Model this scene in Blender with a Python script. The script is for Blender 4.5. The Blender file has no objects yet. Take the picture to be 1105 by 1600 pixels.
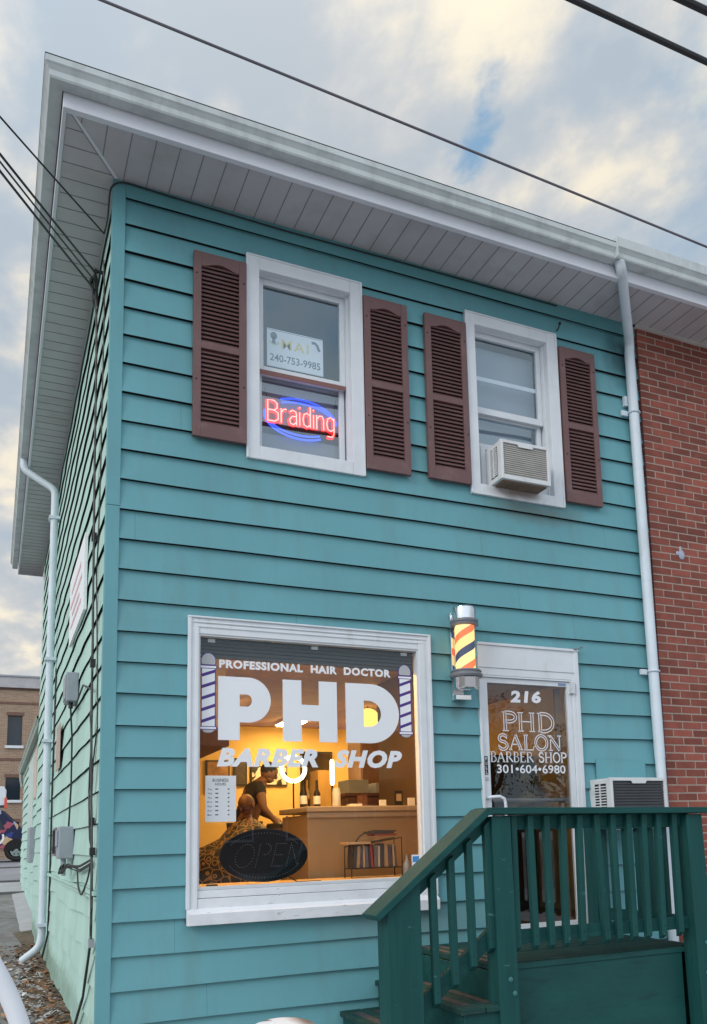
import bpy, bmesh, math, random
from mathutils import Vector, Matrix
random.seed(7)
R_ = math.radians
sc = bpy.context.scene
C = sc.collection

# ------------------------------------------------------------------ camera
cam = bpy.data.cameras.new('camera'); camo = bpy.data.objects.new('camera', cam); C.objects.link(camo)
ri = Vector((0.902125, -0.430544, -0.028317)); dn = Vector((0.034984, 0.138398, -0.989759)); fw = Vector((0.430053, 0.891896, 0.139914))
M3 = Matrix((ri, -dn, -fw)).transposed()
camo.matrix_world = Matrix.Translation((-0.62315, -5.73409, 1.38767)) @ M3.to_4x4()
cam.sensor_fit = 'AUTO'; cam.sensor_width = 36; cam.lens = 1366.62/1600*36
cam.shift_x = (552.5-646.085)/1600; cam.shift_y = (1115.99-800)/1600
cam.clip_start = 0.05; cam.clip_end = 2000
sc.camera = camo

# ------------------------------------------------------------------ light
SUN_EL, SUN_AZ = R_(30), R_(243)      # low evening sun behind the camera, veiled by cloud
W = bpy.data.worlds.new('World'); sc.world = W; W.use_nodes = True
nt = W.node_tree; nt.nodes.clear()
def wn(t, **k):
    n = nt.nodes.new(t)
    for a, b in k.items(): setattr(n, a, b)
    return n
def lk(a, b): nt.links.new(a, b)
def wmath(op, a, b=None, c=None, clamp=False):
    n = wn('ShaderNodeMath', operation=op); n.use_clamp = clamp
    for i, x in enumerate((a, b, c)):
        if x is None: continue
        if isinstance(x, (int, float)): n.inputs[i].default_value = x
        else: lk(x, n.inputs[i])
    return n.outputs[0]
def wramp(x, lo, hi):
    n = wn('ShaderNodeMapRange', interpolation_type='SMOOTHSTEP'); lk(x, n.inputs[0])
    n.inputs[1].default_value = lo; n.inputs[2].default_value = hi
    return n.outputs[0]
def wmix(f, a, b):
    n = wn('ShaderNodeMix', data_type='RGBA')
    if isinstance(f, float): n.inputs[0].default_value = f
    else: lk(f, n.inputs[0])
    for i, x in ((6, a), (7, b)):
        if isinstance(x, tuple): n.inputs[i].default_value = (*x, 1)
        else: lk(x, n.inputs[i])
    return n.outputs[2]
sky = wn('ShaderNodeTexSky', sky_type='NISHITA'); sky.sun_disc = False
sky.sun_elevation = SUN_EL; sky.sun_rotation = SUN_AZ; sky.dust_density = 2.0
tc = wn('ShaderNodeTexCoord'); sx = wn('ShaderNodeSeparateXYZ'); lk(tc.outputs['Generated'], sx.inputs[0])
X, Y, Z = sx.outputs
zz = wmath('MAXIMUM', Z, 0.0); den = wmath('ADD', zz, 0.22)
px, py = wmath('DIVIDE', X, den), wmath('DIVIDE', Y, den)
cb = wn('ShaderNodeCombineXYZ'); lk(px, cb.inputs[0]); lk(py, cb.inputs[1])
def wnoise(scale, detail, rough, dist, off):
    m = wn('ShaderNodeMapping'); lk(cb.outputs[0], m.inputs[0]); m.inputs['Location'].default_value = off
    m.inputs['Scale'].default_value = (1.0, .75, 1)
    m.inputs['Rotation'].default_value = (0, 0, .5)
    n = wn('ShaderNodeTexNoise'); lk(m.outputs[0], n.inputs[0])
    n.inputs['Scale'].default_value = scale; n.inputs['Detail'].default_value = detail
    n.inputs['Roughness'].default_value = rough; n.inputs['Distortion'].default_value = dist
    return n.outputs[0]
nA = wnoise(2.1, 6, .52, .15, (3.1, 1.7, 0)); nB = wnoise(6.0, 7, .54, .1, (7.3, 2.2, 0)); nD = wnoise(16, 5, .6, .2, (2.3, 5.2, 0)); nC = wnoise(1.3, 4, .5, .2, (1.3, 9.2, 0))
grey = wmix(wramp(nC, .35, .68), (6.0, 7.1, 8.2), (7.5, 7.9, 8.3))
back = wmath('MAXIMUM', wramp(Y, -.1, .3), wramp(Z, .22, .05))
lit = wmix(wmath('MULTIPLY', wramp(nB, .50, .70), back), (9.8, 9.6, 9.2), (13.2, 12.0, 9.6))
cloud = wmix(wmath('MULTIPLY', wramp(nB, .42, .64), wmath('MULTIPLY_ADD', back, .8, .2)), grey, lit)
skyb = wmix(0.2, (3.9, 6.6, 9.6), sky.outputs[0])
cov = wramp(nA, .30, .44)
# one narrow gap of blue between the clouds
G0 = Vector((.392, .634, .667)).normalized(); GA = Vector((.016, .057, -.064)).normalized()
df = wn('ShaderNodeVectorMath', operation='SUBTRACT'); lk(tc.outputs['Generated'], df.inputs[0]); df.inputs[1].default_value = G0
ln = wn('ShaderNodeVectorMath', operation='LENGTH'); lk(df.outputs[0], ln.inputs[0])
al = wn('ShaderNodeVectorMath', operation='DOT_PRODUCT'); lk(df.outputs[0], al.inputs[0]); al.inputs[1].default_value = GA
d2 = wmath('SUBTRACT', wmath('MULTIPLY', ln.outputs['Value'], ln.outputs['Value']), wmath('MULTIPLY', wmath('MULTIPLY', al.outputs['Value'], al.outputs['Value']), .86))
gaps = wmath('ADD', wmath('SQRT', wmath('MAXIMUM', d2, 0.0)), wmath('MULTIPLY', wmath('SUBTRACT', nD, .5), .085))
cov2 = wmath('MULTIPLY', cov, wramp(gaps, -.004, .022))
cl = wmix(cov2, skyb, cloud)
# the clouds behind the camera are lit brighter and warmer by the low sun
sd = Vector((math.sin(SUN_AZ)*math.cos(SUN_EL), math.cos(SUN_AZ)*math.cos(SUN_EL), math.sin(SUN_EL)))
dd = wn('ShaderNodeVectorMath', operation='DOT_PRODUCT'); lk(tc.outputs['Generated'], dd.inputs[0]); dd.inputs[1].default_value = (-.52, -.52, .68)
br = wmath('MULTIPLY_ADD', wramp(dd.outputs['Value'], -.15, .95), 1.15, 1.0)
hz = wmath('MULTIPLY_ADD', wramp(Z, -.1, .02), .75, .25)
vm = wn('ShaderNodeVectorMath', operation='SCALE'); lk(cl, vm.inputs[0]); lk(wmath('MULTIPLY', br, hz), vm.inputs['Scale'])
bg = wn('ShaderNodeBackground'); lk(vm.outputs[0], bg.inputs[0]); bg.inputs[1].default_value = 0.075
wo = wn('ShaderNodeOutputWorld'); lk(bg.outputs[0], wo.inputs[0])

sl = bpy.data.lights.new('sun', 'SUN'); sl.energy = 1.2; sl.angle = R_(25); sl.color = (1, .93, .84)
so = bpy.data.objects.new('sun', sl); C.objects.link(so)
so.rotation_euler = (-sd).to_track_quat('-Z', 'Y').to_euler()
sc.view_settings.view_transform = 'Standard'; sc.view_settings.look = 'None'
sc.view_settings.exposure = 0.0; sc.view_settings.gamma = 1

# ------------------------------------------------------------------ materials
def mat(name, col, rough=.6, var=.08, scale=5, bump=0., bscale=60, metal=0., dirt=None, dscale=(2, 2, 2), dlo=.55, dhi=.75, stretch=(1, 1, 1), island=0., emit=None, estr=0, spec=.5, damt=1.0):
    m = bpy.data.materials.new(name); m.use_nodes = True; t = m.node_tree; N = t.nodes; L = t.links
    b = N['Principled BSDF']; b.inputs['Roughness'].default_value = rough; b.inputs['Metallic'].default_value = metal
    b.inputs['Specular IOR Level'].default_value = spec
    g = N.new('ShaderNodeNewGeometry'); mp = N.new('ShaderNodeMapping'); L.new(g.outputs['Position'], mp.inputs[0]); mp.inputs['Scale'].default_value = stretch
    n = N.new('ShaderNodeTexNoise'); L.new(mp.outputs[0], n.inputs[0]); n.inputs['Scale'].default_value = scale; n.inputs['Detail'].default_value = 6
    mr = N.new('ShaderNodeMapRange'); L.new(n.outputs[0], mr.inputs[0]); mr.inputs[1].default_value = .25; mr.inputs[2].default_value = .75
    mr.inputs[3].default_value = 1-var; mr.inputs[4].default_value = 1+var
    val = mr.outputs[0]
    if island:
        ri_ = N.new('ShaderNodeMapRange'); L.new(g.outputs['Random Per Island'], ri_.inputs[0]); ri_.inputs[3].default_value = 1-island; ri_.inputs[4].default_value = 1+island
        mu = N.new('ShaderNodeMath'); mu.operation = 'MULTIPLY'; L.new(val, mu.inputs[0]); L.new(ri_.outputs[0], mu.inputs[1]); val = mu.outputs[0]
    vs = N.new('ShaderNodeVectorMath'); vs.operation = 'SCALE'; vs.inputs[0].default_value = col; L.new(val, vs.inputs['Scale'])
    out = vs.outputs[0]
    if dirt:
        mp2 = N.new('ShaderNodeMapping'); L.new(g.outputs['Position'], mp2.inputs[0]); mp2.inputs['Scale'].default_value = dscale
        n2 = N.new('ShaderNodeTexNoise'); L.new(mp2.outputs[0], n2.inputs[0]); n2.inputs['Scale'].default_value = 1; n2.inputs['Detail'].default_value = 8; n2.inputs['Roughness'].default_value = .62
        r2 = N.new('ShaderNodeMapRange'); L.new(n2.outputs[0], r2.inputs[0]); r2.inputs[1].default_value = dlo; r2.inputs[2].default_value = dhi; r2.inputs[4].default_value = damt
        mx = N.new('ShaderNodeMix'); mx.data_type = 'RGBA'; L.new(r2.outputs[0], mx.inputs[0]); L.new(out, mx.inputs[6]); mx.inputs[7].default_value = (*dirt, 1)
        out = mx.outputs[2]
    L.new(out, b.inputs['Base Color'])
    if bump:
        n3 = N.new('ShaderNodeTexNoise'); L.new(mp.outputs[0], n3.inputs[0]); n3.inputs['Scale'].default_value = bscale; n3.inputs['Detail'].default_value = 5
        bp = N.new('ShaderNodeBump'); bp.inputs['Strength'].default_value = bump; bp.inputs['Distance'].default_value = .01
        L.new(n3.outputs[0], bp.inputs['Height']); L.new(bp.outputs[0], b.inputs['Normal'])
    if emit:
        b.inputs['Emission Color'].default_value = (*emit, 1); b.inputs['Emission Strength'].default_value = estr
    return m
def glass(name, f0=.08, tint=(.93, .95, .95), rough=0.0, wav=0.):
    m = bpy.data.materials.new(name); m.use_nodes = True; t = m.node_tree; N = t.nodes; L = t.links; N.clear()
    g = N.new('ShaderNodeNewGeometry'); d = N.new('ShaderNodeVectorMath'); d.operation = 'DOT_PRODUCT'; L.new(g.outputs['Normal'], d.inputs[0]); L.new(g.outputs['Incoming'], d.inputs[1])
    def mt(op, a, b):
        n = N.new('ShaderNodeMath'); n.operation = op
        for i, x in enumerate((a, b)):
            if x is None: continue
            if isinstance(x, (int, float)): n.inputs[i].default_value = x
            else: L.new(x, n.inputs[i])
        return n.outputs[0]
    a = mt('ABSOLUTE', d.outputs['Value'], None); p = mt('POWER', mt('SUBTRACT', 1.0, a), 5.0); f = mt('ADD', mt('MULTIPLY', p, 1-f0), f0)
    tr = N.new('ShaderNodeBsdfTransparent'); tr.inputs[0].default_value = (*tint, 1); gl = N.new('ShaderNodeBsdfGlossy'); gl.inputs['Roughness'].default_value = rough; gl.inputs[0].default_value = (.78, .92, 1, 1)
    if wav:
        n3 = N.new('ShaderNodeTexNoise'); L.new(g.outputs['Position'], n3.inputs[0]); n3.inputs['Scale'].default_value = 1.6; n3.inputs['Detail'].default_value = 1
        bp = N.new('ShaderNodeBump'); bp.inputs['Strength'].default_value = wav; bp.inputs['Distance'].default_value = .05; L.new(n3.outputs[0], bp.inputs['Height']); L.new(bp.outputs[0], gl.inputs['Normal'])
    mx = N.new('ShaderNodeMixShader'); L.new(f, mx.inputs[0]); L.new(tr.outputs[0], mx.inputs[1]); L.new(gl.outputs[0], mx.inputs[2])
    o = N.new('ShaderNodeOutputMaterial'); L.new(mx.outputs[0], o.inputs[0]); return m
def emis(name, col, s):
    m = bpy.data.materials.new(name); m.use_nodes = True; N = m.node_tree.nodes; N.clear(); e = N.new('ShaderNodeEmission'); e.inputs[0].default_value = (*col, 1); e.inputs[1].default_value = s
    o = N.new('ShaderNodeOutputMaterial'); m.node_tree.links.new(e.outputs[0], o.inputs[0]); return m

m_teal = mat('teal siding paint', (.128, .338, .382), .55, .09, 1.1, .08, 18, dirt=(.14, .235, .235), dscale=(6, 6, .9), dlo=.50, dhi=.85, damt=.6, spec=.35, island=.025)
def stain(m, c, rad, col, amt):
    """a grime stain of its own shape on a wall"""
    t = m.node_tree; N = t.nodes; L = t.links; b = N['Principled BSDF']; src = b.inputs['Base Color'].links[0].from_socket
    g = N.new('ShaderNodeNewGeometry'); a = N.new('ShaderNodeVectorMath'); a.operation = 'SUBTRACT'; L.new(g.outputs['Position'], a.inputs[0]); a.inputs[1].default_value = c
    d = N.new('ShaderNodeVectorMath'); d.operation = 'DIVIDE'; L.new(a.outputs[0], d.inputs[0]); d.inputs[1].default_value = rad
    l = N.new('ShaderNodeVectorMath'); l.operation = 'LENGTH'; L.new(d.outputs[0], l.inputs[0])
    n = N.new('ShaderNodeTexNoise'); n.inputs['Scale'].default_value = 7; n.inputs['Detail'].default_value = 5; L.new(g.outputs['Position'], n.inputs[0])
    s_ = N.new('ShaderNodeMath'); s_.operation = 'ADD'; L.new(l.outputs['Value'], s_.inputs[0]); L.new(n.outputs[0], s_.inputs[1])
    r = N.new('ShaderNodeMapRange'); L.new(s_.outputs[0], r.inputs[0]); r.inputs[1].default_value = 1.55; r.inputs[2].default_value = .75; r.inputs[3].default_value = 0; r.inputs[4].default_value = amt
    x = N.new('ShaderNodeMix'); x.data_type = 'RGBA'; L.new(r.outputs[0], x.inputs[0]); L.new(src, x.inputs[6]); x.inputs[7].default_value = (*col, 1); L.new(x.outputs[2], b.inputs['Base Color'])
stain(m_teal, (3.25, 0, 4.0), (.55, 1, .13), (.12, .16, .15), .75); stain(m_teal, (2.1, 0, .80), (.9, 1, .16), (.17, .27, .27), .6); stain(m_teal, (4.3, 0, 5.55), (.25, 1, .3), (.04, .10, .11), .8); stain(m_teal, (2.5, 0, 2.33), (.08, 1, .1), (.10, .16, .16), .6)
m_teald = mat('teal frieze with eave shade', (.10, .30, .33), .6, .1, 2, .04)  # teal darkened to carry the shade band under the soffit
m_mint = mat('mint siding paint', (.42, .62, .555), .6, .1, 1.6, .06, 20, dirt=(.34, .46, .38), dscale=(2, 2.4, 1.2), dlo=.52, dhi=.8, damt=.7, spec=.3)
stain(m_mint, (0, 6, .2), (1, 7, .22), (.16, .24, .18), .8)
m_white = mat('white trim paint', (.68, .715, .755), .5, .05, 7, .08, 50, dirt=(.50, .50, .50), dscale=(9, 9, 3), dlo=.58, dhi=.8, damt=.6)
stain(m_white, (3.1, -.04, 4.12), (.3, .2, .06), (.20, .14, .11), .8)
m_wornw = mat('worn white sill paint', (.72, .74, .78), .6, .08, 8, .2, 40, dirt=(.22, .19, .18), dscale=(14, 30, 60), dlo=.63, dhi=.72, damt=.8)
m_alum = mat('white aluminium soffit', (.49, .475, .50), .55, .06, 3, .02, 30, dirt=(.28, .255, .24), dscale=(2.4, 2.4, 2.4), dlo=.5, dhi=.85, damt=.6)
m_gut = mat('weathered gutter enamel', (.50, .55, .56), .5, .1, 3, .03, 30, dirt=(.22, .235, .22), dscale=(5, 5, 2), dlo=.48, dhi=.75, damt=.6)
m_fas = mat('white fascia', (.68, .70, .76), .5, .05, 3)
m_dsp = mat('downspout enamel', (.62, .70, .77), .45, .06, 3, .03, 20, dirt=(.42, .44, .44), dscale=(6, 6, 2), dlo=.55, dhi=.8, damt=.6)
m_shut = mat('mauve brown shutter', (.145, .073, .072), .5, .08, 6, .05, 60, dirt=(.26, .17, .17), dscale=(5, 5, 5), dlo=.55, dhi=.85, damt=.6)
m_dark = mat('dark cavity', (.012, .012, .013), .9, .1)
m_black = mat('black rubber', (.012, .012, .014), .5, .2)
m_green = mat('dark green deck paint', (.009, .064, .061), .58, .2, 5, .25, 22, stretch=(4, 4, .35), dirt=(.10, .24, .23), dscale=(9, 9, 22), dlo=.66, dhi=.72, damt=.6, spec=.22)
m_greenh = mat('dark green rail paint', (.009, .064, .061), .58, .2, 5, .25, 22, stretch=(.35, 4, 4), dirt=(.10, .22, .21), dscale=(9, 9, 22), dlo=.66, dhi=.72, damt=.6, spec=.22)
m_greenw = mat('worn green deck boards', (.014, .052, .048), .75, .2, 6, .2, 40, spec=.2, dirt=(.07, .085, .075), dscale=(3, 9, 9), dlo=.57, dhi=.72, damt=.8)
m_brick = mat('red brick', (.235, .066, .046), .85, .22, 9, .35, 90, island=.28, dirt=(.16, .055, .045), dscale=(3, 3, 3), dlo=.5, dhi=.8, damt=.6)
m_mort = mat('mortar', (.37, .295, .25), .9, .12, 20, .3, 80)
m_mortd = m_mort
m_shed = mat('roof shingles', (.09, .085, .08), .9, .25, 12, .3)
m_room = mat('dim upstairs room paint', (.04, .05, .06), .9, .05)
m_shade = mat('grey window shade', (.26, .27, .30), .9, .05, 3)
m_chrome = mat('polished chrome', (.75, .75, .76), .12, .03, 5, metal=1.0)
m_greyp = mat('grey enamel', (.17, .18, .20), .35, .05)
m_galv = mat('grey utility box paint', (.30, .33, .37), .5, .1, 10, .03)
m_ltgrey = mat('light grey plastic', (.60, .63, .66), .5, .05)
m_acw = mat('off white ac casing', (.66, .68, .70), .45, .06, 6, dirt=(.42, .38, .33), dscale=(10, 10, 14), dlo=.55, dhi=.8, damt=.6)
m_acg = mat('grey brown ac coil grille', (.40, .385, .36), .6, .1, 10)
m_acd = mat('dark ac grille', (.055, .06, .068), .6, .1, 10)
m_decal = mat('white vinyl lettering', (.78, .80, .84), .55, .02)
m_purple = mat('purple vinyl', (.07, .025, .22), .5, .02)
m_greyv = mat('grey vinyl', (.42, .43, .45), .5, .02)
m_glassS = glass('shop window glass', .055, (.97, .97, .97), wav=.05)
m_glassU = glass('upstairs window glass', .17, (.88, .93, .96), wav=.04)
m_glassD = glass('door glass', .085, (.72, .70, .68), wav=.10)
m_clear = glass('clear pole glass', .06, (.97, .97, .97))
m_yel = mat('cream interior wall', (.74, .56, .24), .85, .06, 3)
m_panel = mat('tan wall panelling', (.52, .36, .15), .7, .12, 6, stretch=(3, 3, .4))
m_ceil = mat('brown ceiling boards', (.42, .27, .13), .8, .15, 5, stretch=(1, 6, 1))
m_floor = mat('brown shop floor', (.16, .10, .06), .5, .15)
m_tan = mat('tan counter laminate', (.36, .25, .13), .6, .05, 4)
m_tanw = mat('tan counter top', (.42, .32, .20), .45, .06, 4)
m_wood = mat('yellow pine ledge', (.60, .38, .16), .5, .15, 8, stretch=(1, 8, 8))
m_dwood = mat('dark brown cabinet wood', (.12, .05, .03), .5, .2, 6, stretch=(6, 6, 1))
m_cloth = mat('black cotton shirt', (.014, .012, .014), .85, .2, 30)
m_skin = mat('brown skin', (.17, .075, .04), .55, .1, 20)
m_skin2 = mat('lighter brown skin', (.17, .078, .04), .55, .1, 20)
m_hair = mat('short dark hair', (.012, .010, .009), .8, .2, 60)
m_jean = mat('dark trousers', (.02, .022, .03), .8, .2, 30)
m_vinyl = mat('black chair vinyl', (.014, .013, .013), .4, .1)
m_paper = mat('white paper', (.78, .80, .83), .7, .02)
m_ink = mat('black ink', (.02, .02, .025), .7, .05)
m_asph = mat('grey path surface', (.25, .24, .235), .9, .35, 5, .6, 70, dirt=(.15, .135, .125), dscale=(2.6, 1.1, 3), dlo=.42, dhi=.66, damt=.85)
m_conc = mat('pale concrete', (.42, .41, .42), .9, .12, 3, .2, 60)
m_road = mat('road surface', (.27, .27, .29), .9, .12, 2, .2, 60)
m_soil = mat('brown dirt', (.15, .11, .075), .95, .4, 14, .8, 60, dirt=(.06, .05, .035), dscale=(6, 6, 6), dlo=.45, dhi=.65)
m_stone = mat('pale stones', (.40, .38, .36), .9, .2, 10, .2, island=.5)
m_leaf = mat('dry leaves', (.22, .11, .05), .8, .3, 10, island=.5)
m_wire = mat('black cable sheath', (.014, .014, .016), .5, .2)
m_wireg = mat('grey purple aerial cable', (.12, .11, .135), .6, .2)
m_pipe = mat('white painted steel pipe', (.74, .77, .82), .4, .05, 8, .05, 40, dirt=(.35, .22, .14), dscale=(9, 9, 9), dlo=.66, dhi=.72)
m_rust = mat('rusty white bollard paint', (.74, .74, .76), .5, .05, 8, .05, 40, dirt=(.16, .07, .045), dscale=(9, 5, 5), dlo=.5, dhi=.54)

stain(m_rust, (.285, -3.0, .84), (.07, .12, .06), (.16, .07, .04), .9); stain(m_rust, (.12, -3.03, .82), (.03, .06, .03), (.2, .1, .06), .7)
# ------------------------------------------------------------------ helpers
ORG = {}
def org(o): return ORG.get(o.name, Vector((0, 0, 0)))
def props(o, label=None, cat=None, group=None, kind=None):
    for k, v in (('label', label), ('category', cat), ('group', group), ('kind', kind)):
        if v: o[k] = v
    return o
def thing(name, label, cat, loc, group=None, kind=None):
    o = bpy.data.objects.new(name, None); C.objects.link(o); o.location = loc; o.empty_display_size = .1
    ORG[o.name] = Vector(loc); return props(o, label, cat, group, kind)
class MB:
    def __init__(s): s.v = []; s.f = []; s.fm = []; s.m = 0
    def add(s, vs, fs):
        b = len(s.v); s.v += [tuple(v) for v in vs]; s.f += [tuple(i+b for i in f) for f in fs]; s.fm += [s.m]*len(fs); return s
    def box(s, x0, x1, y0, y1, z0, z1):
        if x0 > x1: x0, x1 = x1, x0
        if y0 > y1: y0, y1 = y1, y0
        if z0 > z1: z0, z1 = z1, z0
        return s.add([(x0, y0, z0), (x1, y0, z0), (x1, y1, z0), (x0, y1, z0), (x0, y0, z1), (x1, y0, z1), (x1, y1, z1), (x0, y1, z1)],
                     [(0, 3, 2, 1), (4, 5, 6, 7), (0, 1, 5, 4), (1, 2, 6, 5), (2, 3, 7, 6), (3, 0, 4, 7)])
    def beam(s, p, q, w, h, up=(0, 0, 1)):
        p, q, up = Vector(p), Vector(q), Vector(up); d = (q-p).normalized(); sd_ = d.cross(up).normalized(); u = sd_.cross(d)
        vs = [a+sd_*i*w/2+u*j*h/2 for a in (p, q) for i, j in ((-1, -1), (1, -1), (1, 1), (-1, 1))]
        return s.add(vs, [(0, 1, 2, 3), (7, 6, 5, 4), (0, 4, 5, 1), (1, 5, 6, 2), (2, 6, 7, 3), (3, 7, 4, 0)])
    def tube(s, pts, r, seg=8, closed=False, rs=None):
        pts = [Vector(p) for p in pts]; n = len(pts); rings = []
        prev = None
        for i, p in enumerate(pts):
            if closed: t = (pts[(i+1) % n]-pts[i-1]).normalized()
            else: t = (pts[min(i+1, n-1)]-pts[max(i-1, 0)]).normalized()
            if prev is None:
                a = Vector((0, 0, 1)) if abs(t.z) < .9 else Vector((1, 0, 0)); u = t.cross(a).normalized()
            else: u = (prev-t*prev.dot(t)).normalized()
            prev = u; w = t.cross(u); rr = rs[i] if rs else r
            rings.append([p+(u*math.cos(6.28318*k/seg)+w*math.sin(6.28318*k/seg))*rr for k in range(seg)])
        vs = [v for r_ in rings for v in r_]; fs = []
        for i in range(n if closed else n-1):
            j = (i+1) % n
            for k in range(seg): fs.append((i*seg+k, i*seg+(k+1) % seg, j*seg+(k+1) % seg, j*seg+k))
        if not closed: fs += [tuple(range(seg-1, -1, -1)), tuple((n-1)*seg+k for k in range(seg))]
        return s.add(vs, fs)
    def lathe(s, prof, c, seg=32):
        cx, cy, cz = c; vs = []; fs = []
        for r, z in prof:
            for k in range(seg): vs.append((cx+r*math.cos(6.28318*k/seg), cy+r*math.sin(6.28318*k/seg), cz+z))
        for i in range(len(prof)-1):
            for k in range(seg): fs.append((i*seg+k, i*seg+(k+1) % seg, (i+1)*seg+(k+1) % seg, (i+1)*seg+k))
        fs += [tuple(range(seg-1, -1, -1)), tuple((len(prof)-1)*seg+k for k in range(seg))]
        return s.add(vs, fs)
    def prism(s, poly, f, d0, d1):
        n = len(poly); vs = [f(a, b, d0) for a, b in poly]+[f(a, b, d1) for a, b in poly]
        return s.add(vs, [tuple(range(n)), tuple(range(2*n-1, n-1, -1))]+[(i, (i+1) % n, n+(i+1) % n, n+i) for i in range(n)])
    def quad(s, a, b, c, d): return s.add([a, b, c, d], [(0, 1, 2, 3)])
    def ellip(s, c, rx, ry, rz, seg=14, rings=9):
        vs = []; fs = []
        for i in range(rings+1):
            t = math.pi*i/rings
            for k in range(seg):
                a = 6.28318*k/seg; vs.append((c[0]+rx*math.sin(t)*math.cos(a), c[1]+ry*math.sin(t)*math.sin(a), c[2]+rz*math.cos(t)))
        for i in range(rings):
            for k in range(seg): fs.append((i*seg+k, (i+1)*seg+k, (i+1)*seg+(k+1) % seg, i*seg+(k+1) % seg))
        return s.add(vs, fs)
    def build(s, name, mats, parent=None, bevel=0, smooth=False, fix=True, label=None):
        me = bpy.data.meshes.new(name)
        o = bpy.data.objects.new(name, me); C.objects.link(o)
        if parent is not None: o.parent = parent; base = org(parent)
        else:
            xs, ys, zs = zip(*s.v); base = Vector(((min(xs)+max(xs))/2, (min(ys)+max(ys))/2, min(zs))); o.location = base
        ORG[o.name] = base
        me.from_pydata([Vector(v)-base for v in s.v], [], s.f)
        for m in (mats if isinstance(mats, (list, tuple)) else [mats]): me.materials.append(m)
        me.polygons.foreach_set('material_index', s.fm)
        if fix:
            bm = bmesh.new(); bm.from_mesh(me); bmesh.ops.recalc_face_normals(bm, faces=bm.faces); bm.to_mesh(me); bm.free()
        if smooth:
            me.polygons.foreach_set('use_smooth', [True]*len(me.polygons))
            if smooth == 'auto':
                try: me.set_sharp_from_angle(angle=R_(35))
                except Exception: pass
        me.update()
        if bevel:
            b = o.modifiers.new('bevel', 'BEVEL'); b.width = bevel; b.segments = 2; b.limit_method = 'ANGLE'; b.angle_limit = R_(40)
        if label: o['label'] = label
        return o
def copy_tree(o, parent=None):
    c = o.copy(); C.objects.link(c)
    if parent is not None: c.parent = parent
    for ch in list(o.children): copy_tree(ch, c)
    return c
XZ = lambda y: (lambda a, b, d: (a, y+d, b))
def text_mesh(body, height, width=None, bold=0., shear=0., space=1.0):
    cu = bpy.data.curves.new('t', 'FONT'); cu.body = body; cu.size = 1; cu.offset = bold; cu.shear = shear; cu.space_character = space
    cu.resolution_u = 3
    o = bpy.data.objects.new('t', cu); C.objects.link(o); bpy.context.view_layer.update()
    me = bpy.data.meshes.new_from_object(o.evaluated_get(bpy.context.evaluated_depsgraph_get()))
    vs = [tuple(v.co) for v in me.vertices]; fs = [tuple(p.vertices) for p in me.polygons]
    bpy.data.objects.remove(o); bpy.data.curves.remove(cu); bpy.data.meshes.remove(me)
    xs = [v[0] for v in vs]; ys = [v[1] for v in vs]; x0, x1, y0, y1 = min(xs), max(xs), min(ys), max(ys)
    sy = height/(y1-y0); sxx = (width/(x1-x0)) if width else sy
    return [((v[0]-x0)*sxx, (v[1]-y0)*sy) for v in vs], fs, (x1-x0)*sxx
def put_text(mb, body, x, z, y, height, width=None, bold=0., shear=0., space=1.0, slope=0.):
    vs, fs, w = text_mesh(body, height, width, bold, shear, space)
    mb.add([(x+a, y, z+b+slope*a) for a, b in vs], fs)
def ribbon(mb, pts, w, y):
    n = len(pts); vs = []
    for i, p in enumerate(pts):
        a, b = pts[max(i-1, 0)], pts[min(i+1, n-1)]; dx, dz = b[0]-a[0], b[1]-a[1]; L = math.hypot(dx, dz) or 1
        nx, nz = -dz/L*w/2, dx/L*w/2
        vs += [(p[0]+nx, y, p[1]+nz), (p[0]-nx, y, p[1]-nz)]
    mb.add(vs, [(2*i, 2*i+1, 2*i+3, 2*i+2) for i in range(n-1)])
def arc(cx, cz, rx, rz, a0, a1, n=12): return [(cx+rx*math.cos(R_(a0+(a1-a0)*i/n)), cz+rz*math.sin(R_(a0+(a1-a0)*i/n))) for i in range(n+1)]

# =================================================================== GROUND
GZ = .08
def gz(y): return GZ if y < 8 else min(GZ+.04*(y-8), .96)
mb = MB(); xs = [-400, -60, -20, -8, -3, -1.5, -.8, -.3, .3, 2, 5, 12, 40, 400]; ys = [-400, -60, -20, -9, -6, -3, 0, 2, 4, 6, 8, 10, 12, 14, 16, 18, 20, 24, 28, 30, 34, 60, 400]
vs = [(x, y, gz(y)) for y in ys for x in xs]; nx = len(xs)
mb.add(vs, [(j*nx+i, j*nx+i+1, (j+1)*nx+i+1, (j+1)*nx+i) for j in range(len(ys)-1) for i in range(nx-1)])
props(mb.build('ground', m_asph), kind='structure')
def strip(name, y0, y1, m, dz, x0=-40, x1=40):
    mb = MB(); n = 6
    for i in range(n):
        a, b = y0+(y1-y0)*i/n, y0+(y1-y0)*(i+1)/n; mb.quad((x0, a, gz(a)+dz), (x1, a, gz(a)+dz), (x1, b, gz(b)+dz), (x0, b, gz(b)+dz))
    return props(mb.build(name, m), kind='structure')
mb = MB(); mb.box(-1.6, 12, -14, -.06, GZ-.2, GZ+.006); props(mb.build('bounce_apron', m_conc), kind='structure')  # unseen pale apron added to bounce light up to the soffits
strip('pavement', 16.2, 19.5, m_conc, .006); strip('road', 19.9, 34.5, m_road, .005)
mb = MB()
for y0 in (16.0, 19.55, 25.6):
    for i in range(20): mb.box(-20+i*2, -20+i*2+1.985, y0, y0+.28, gz(y0)-.05, gz(y0)+.05)
props(mb.build('kerb', mat('dark kerb stone', (.13, .13, .13), .9, .2)), kind='structure')
mb = MB()   # dirt margin along the side wall
n = 40; vs = []
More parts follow.
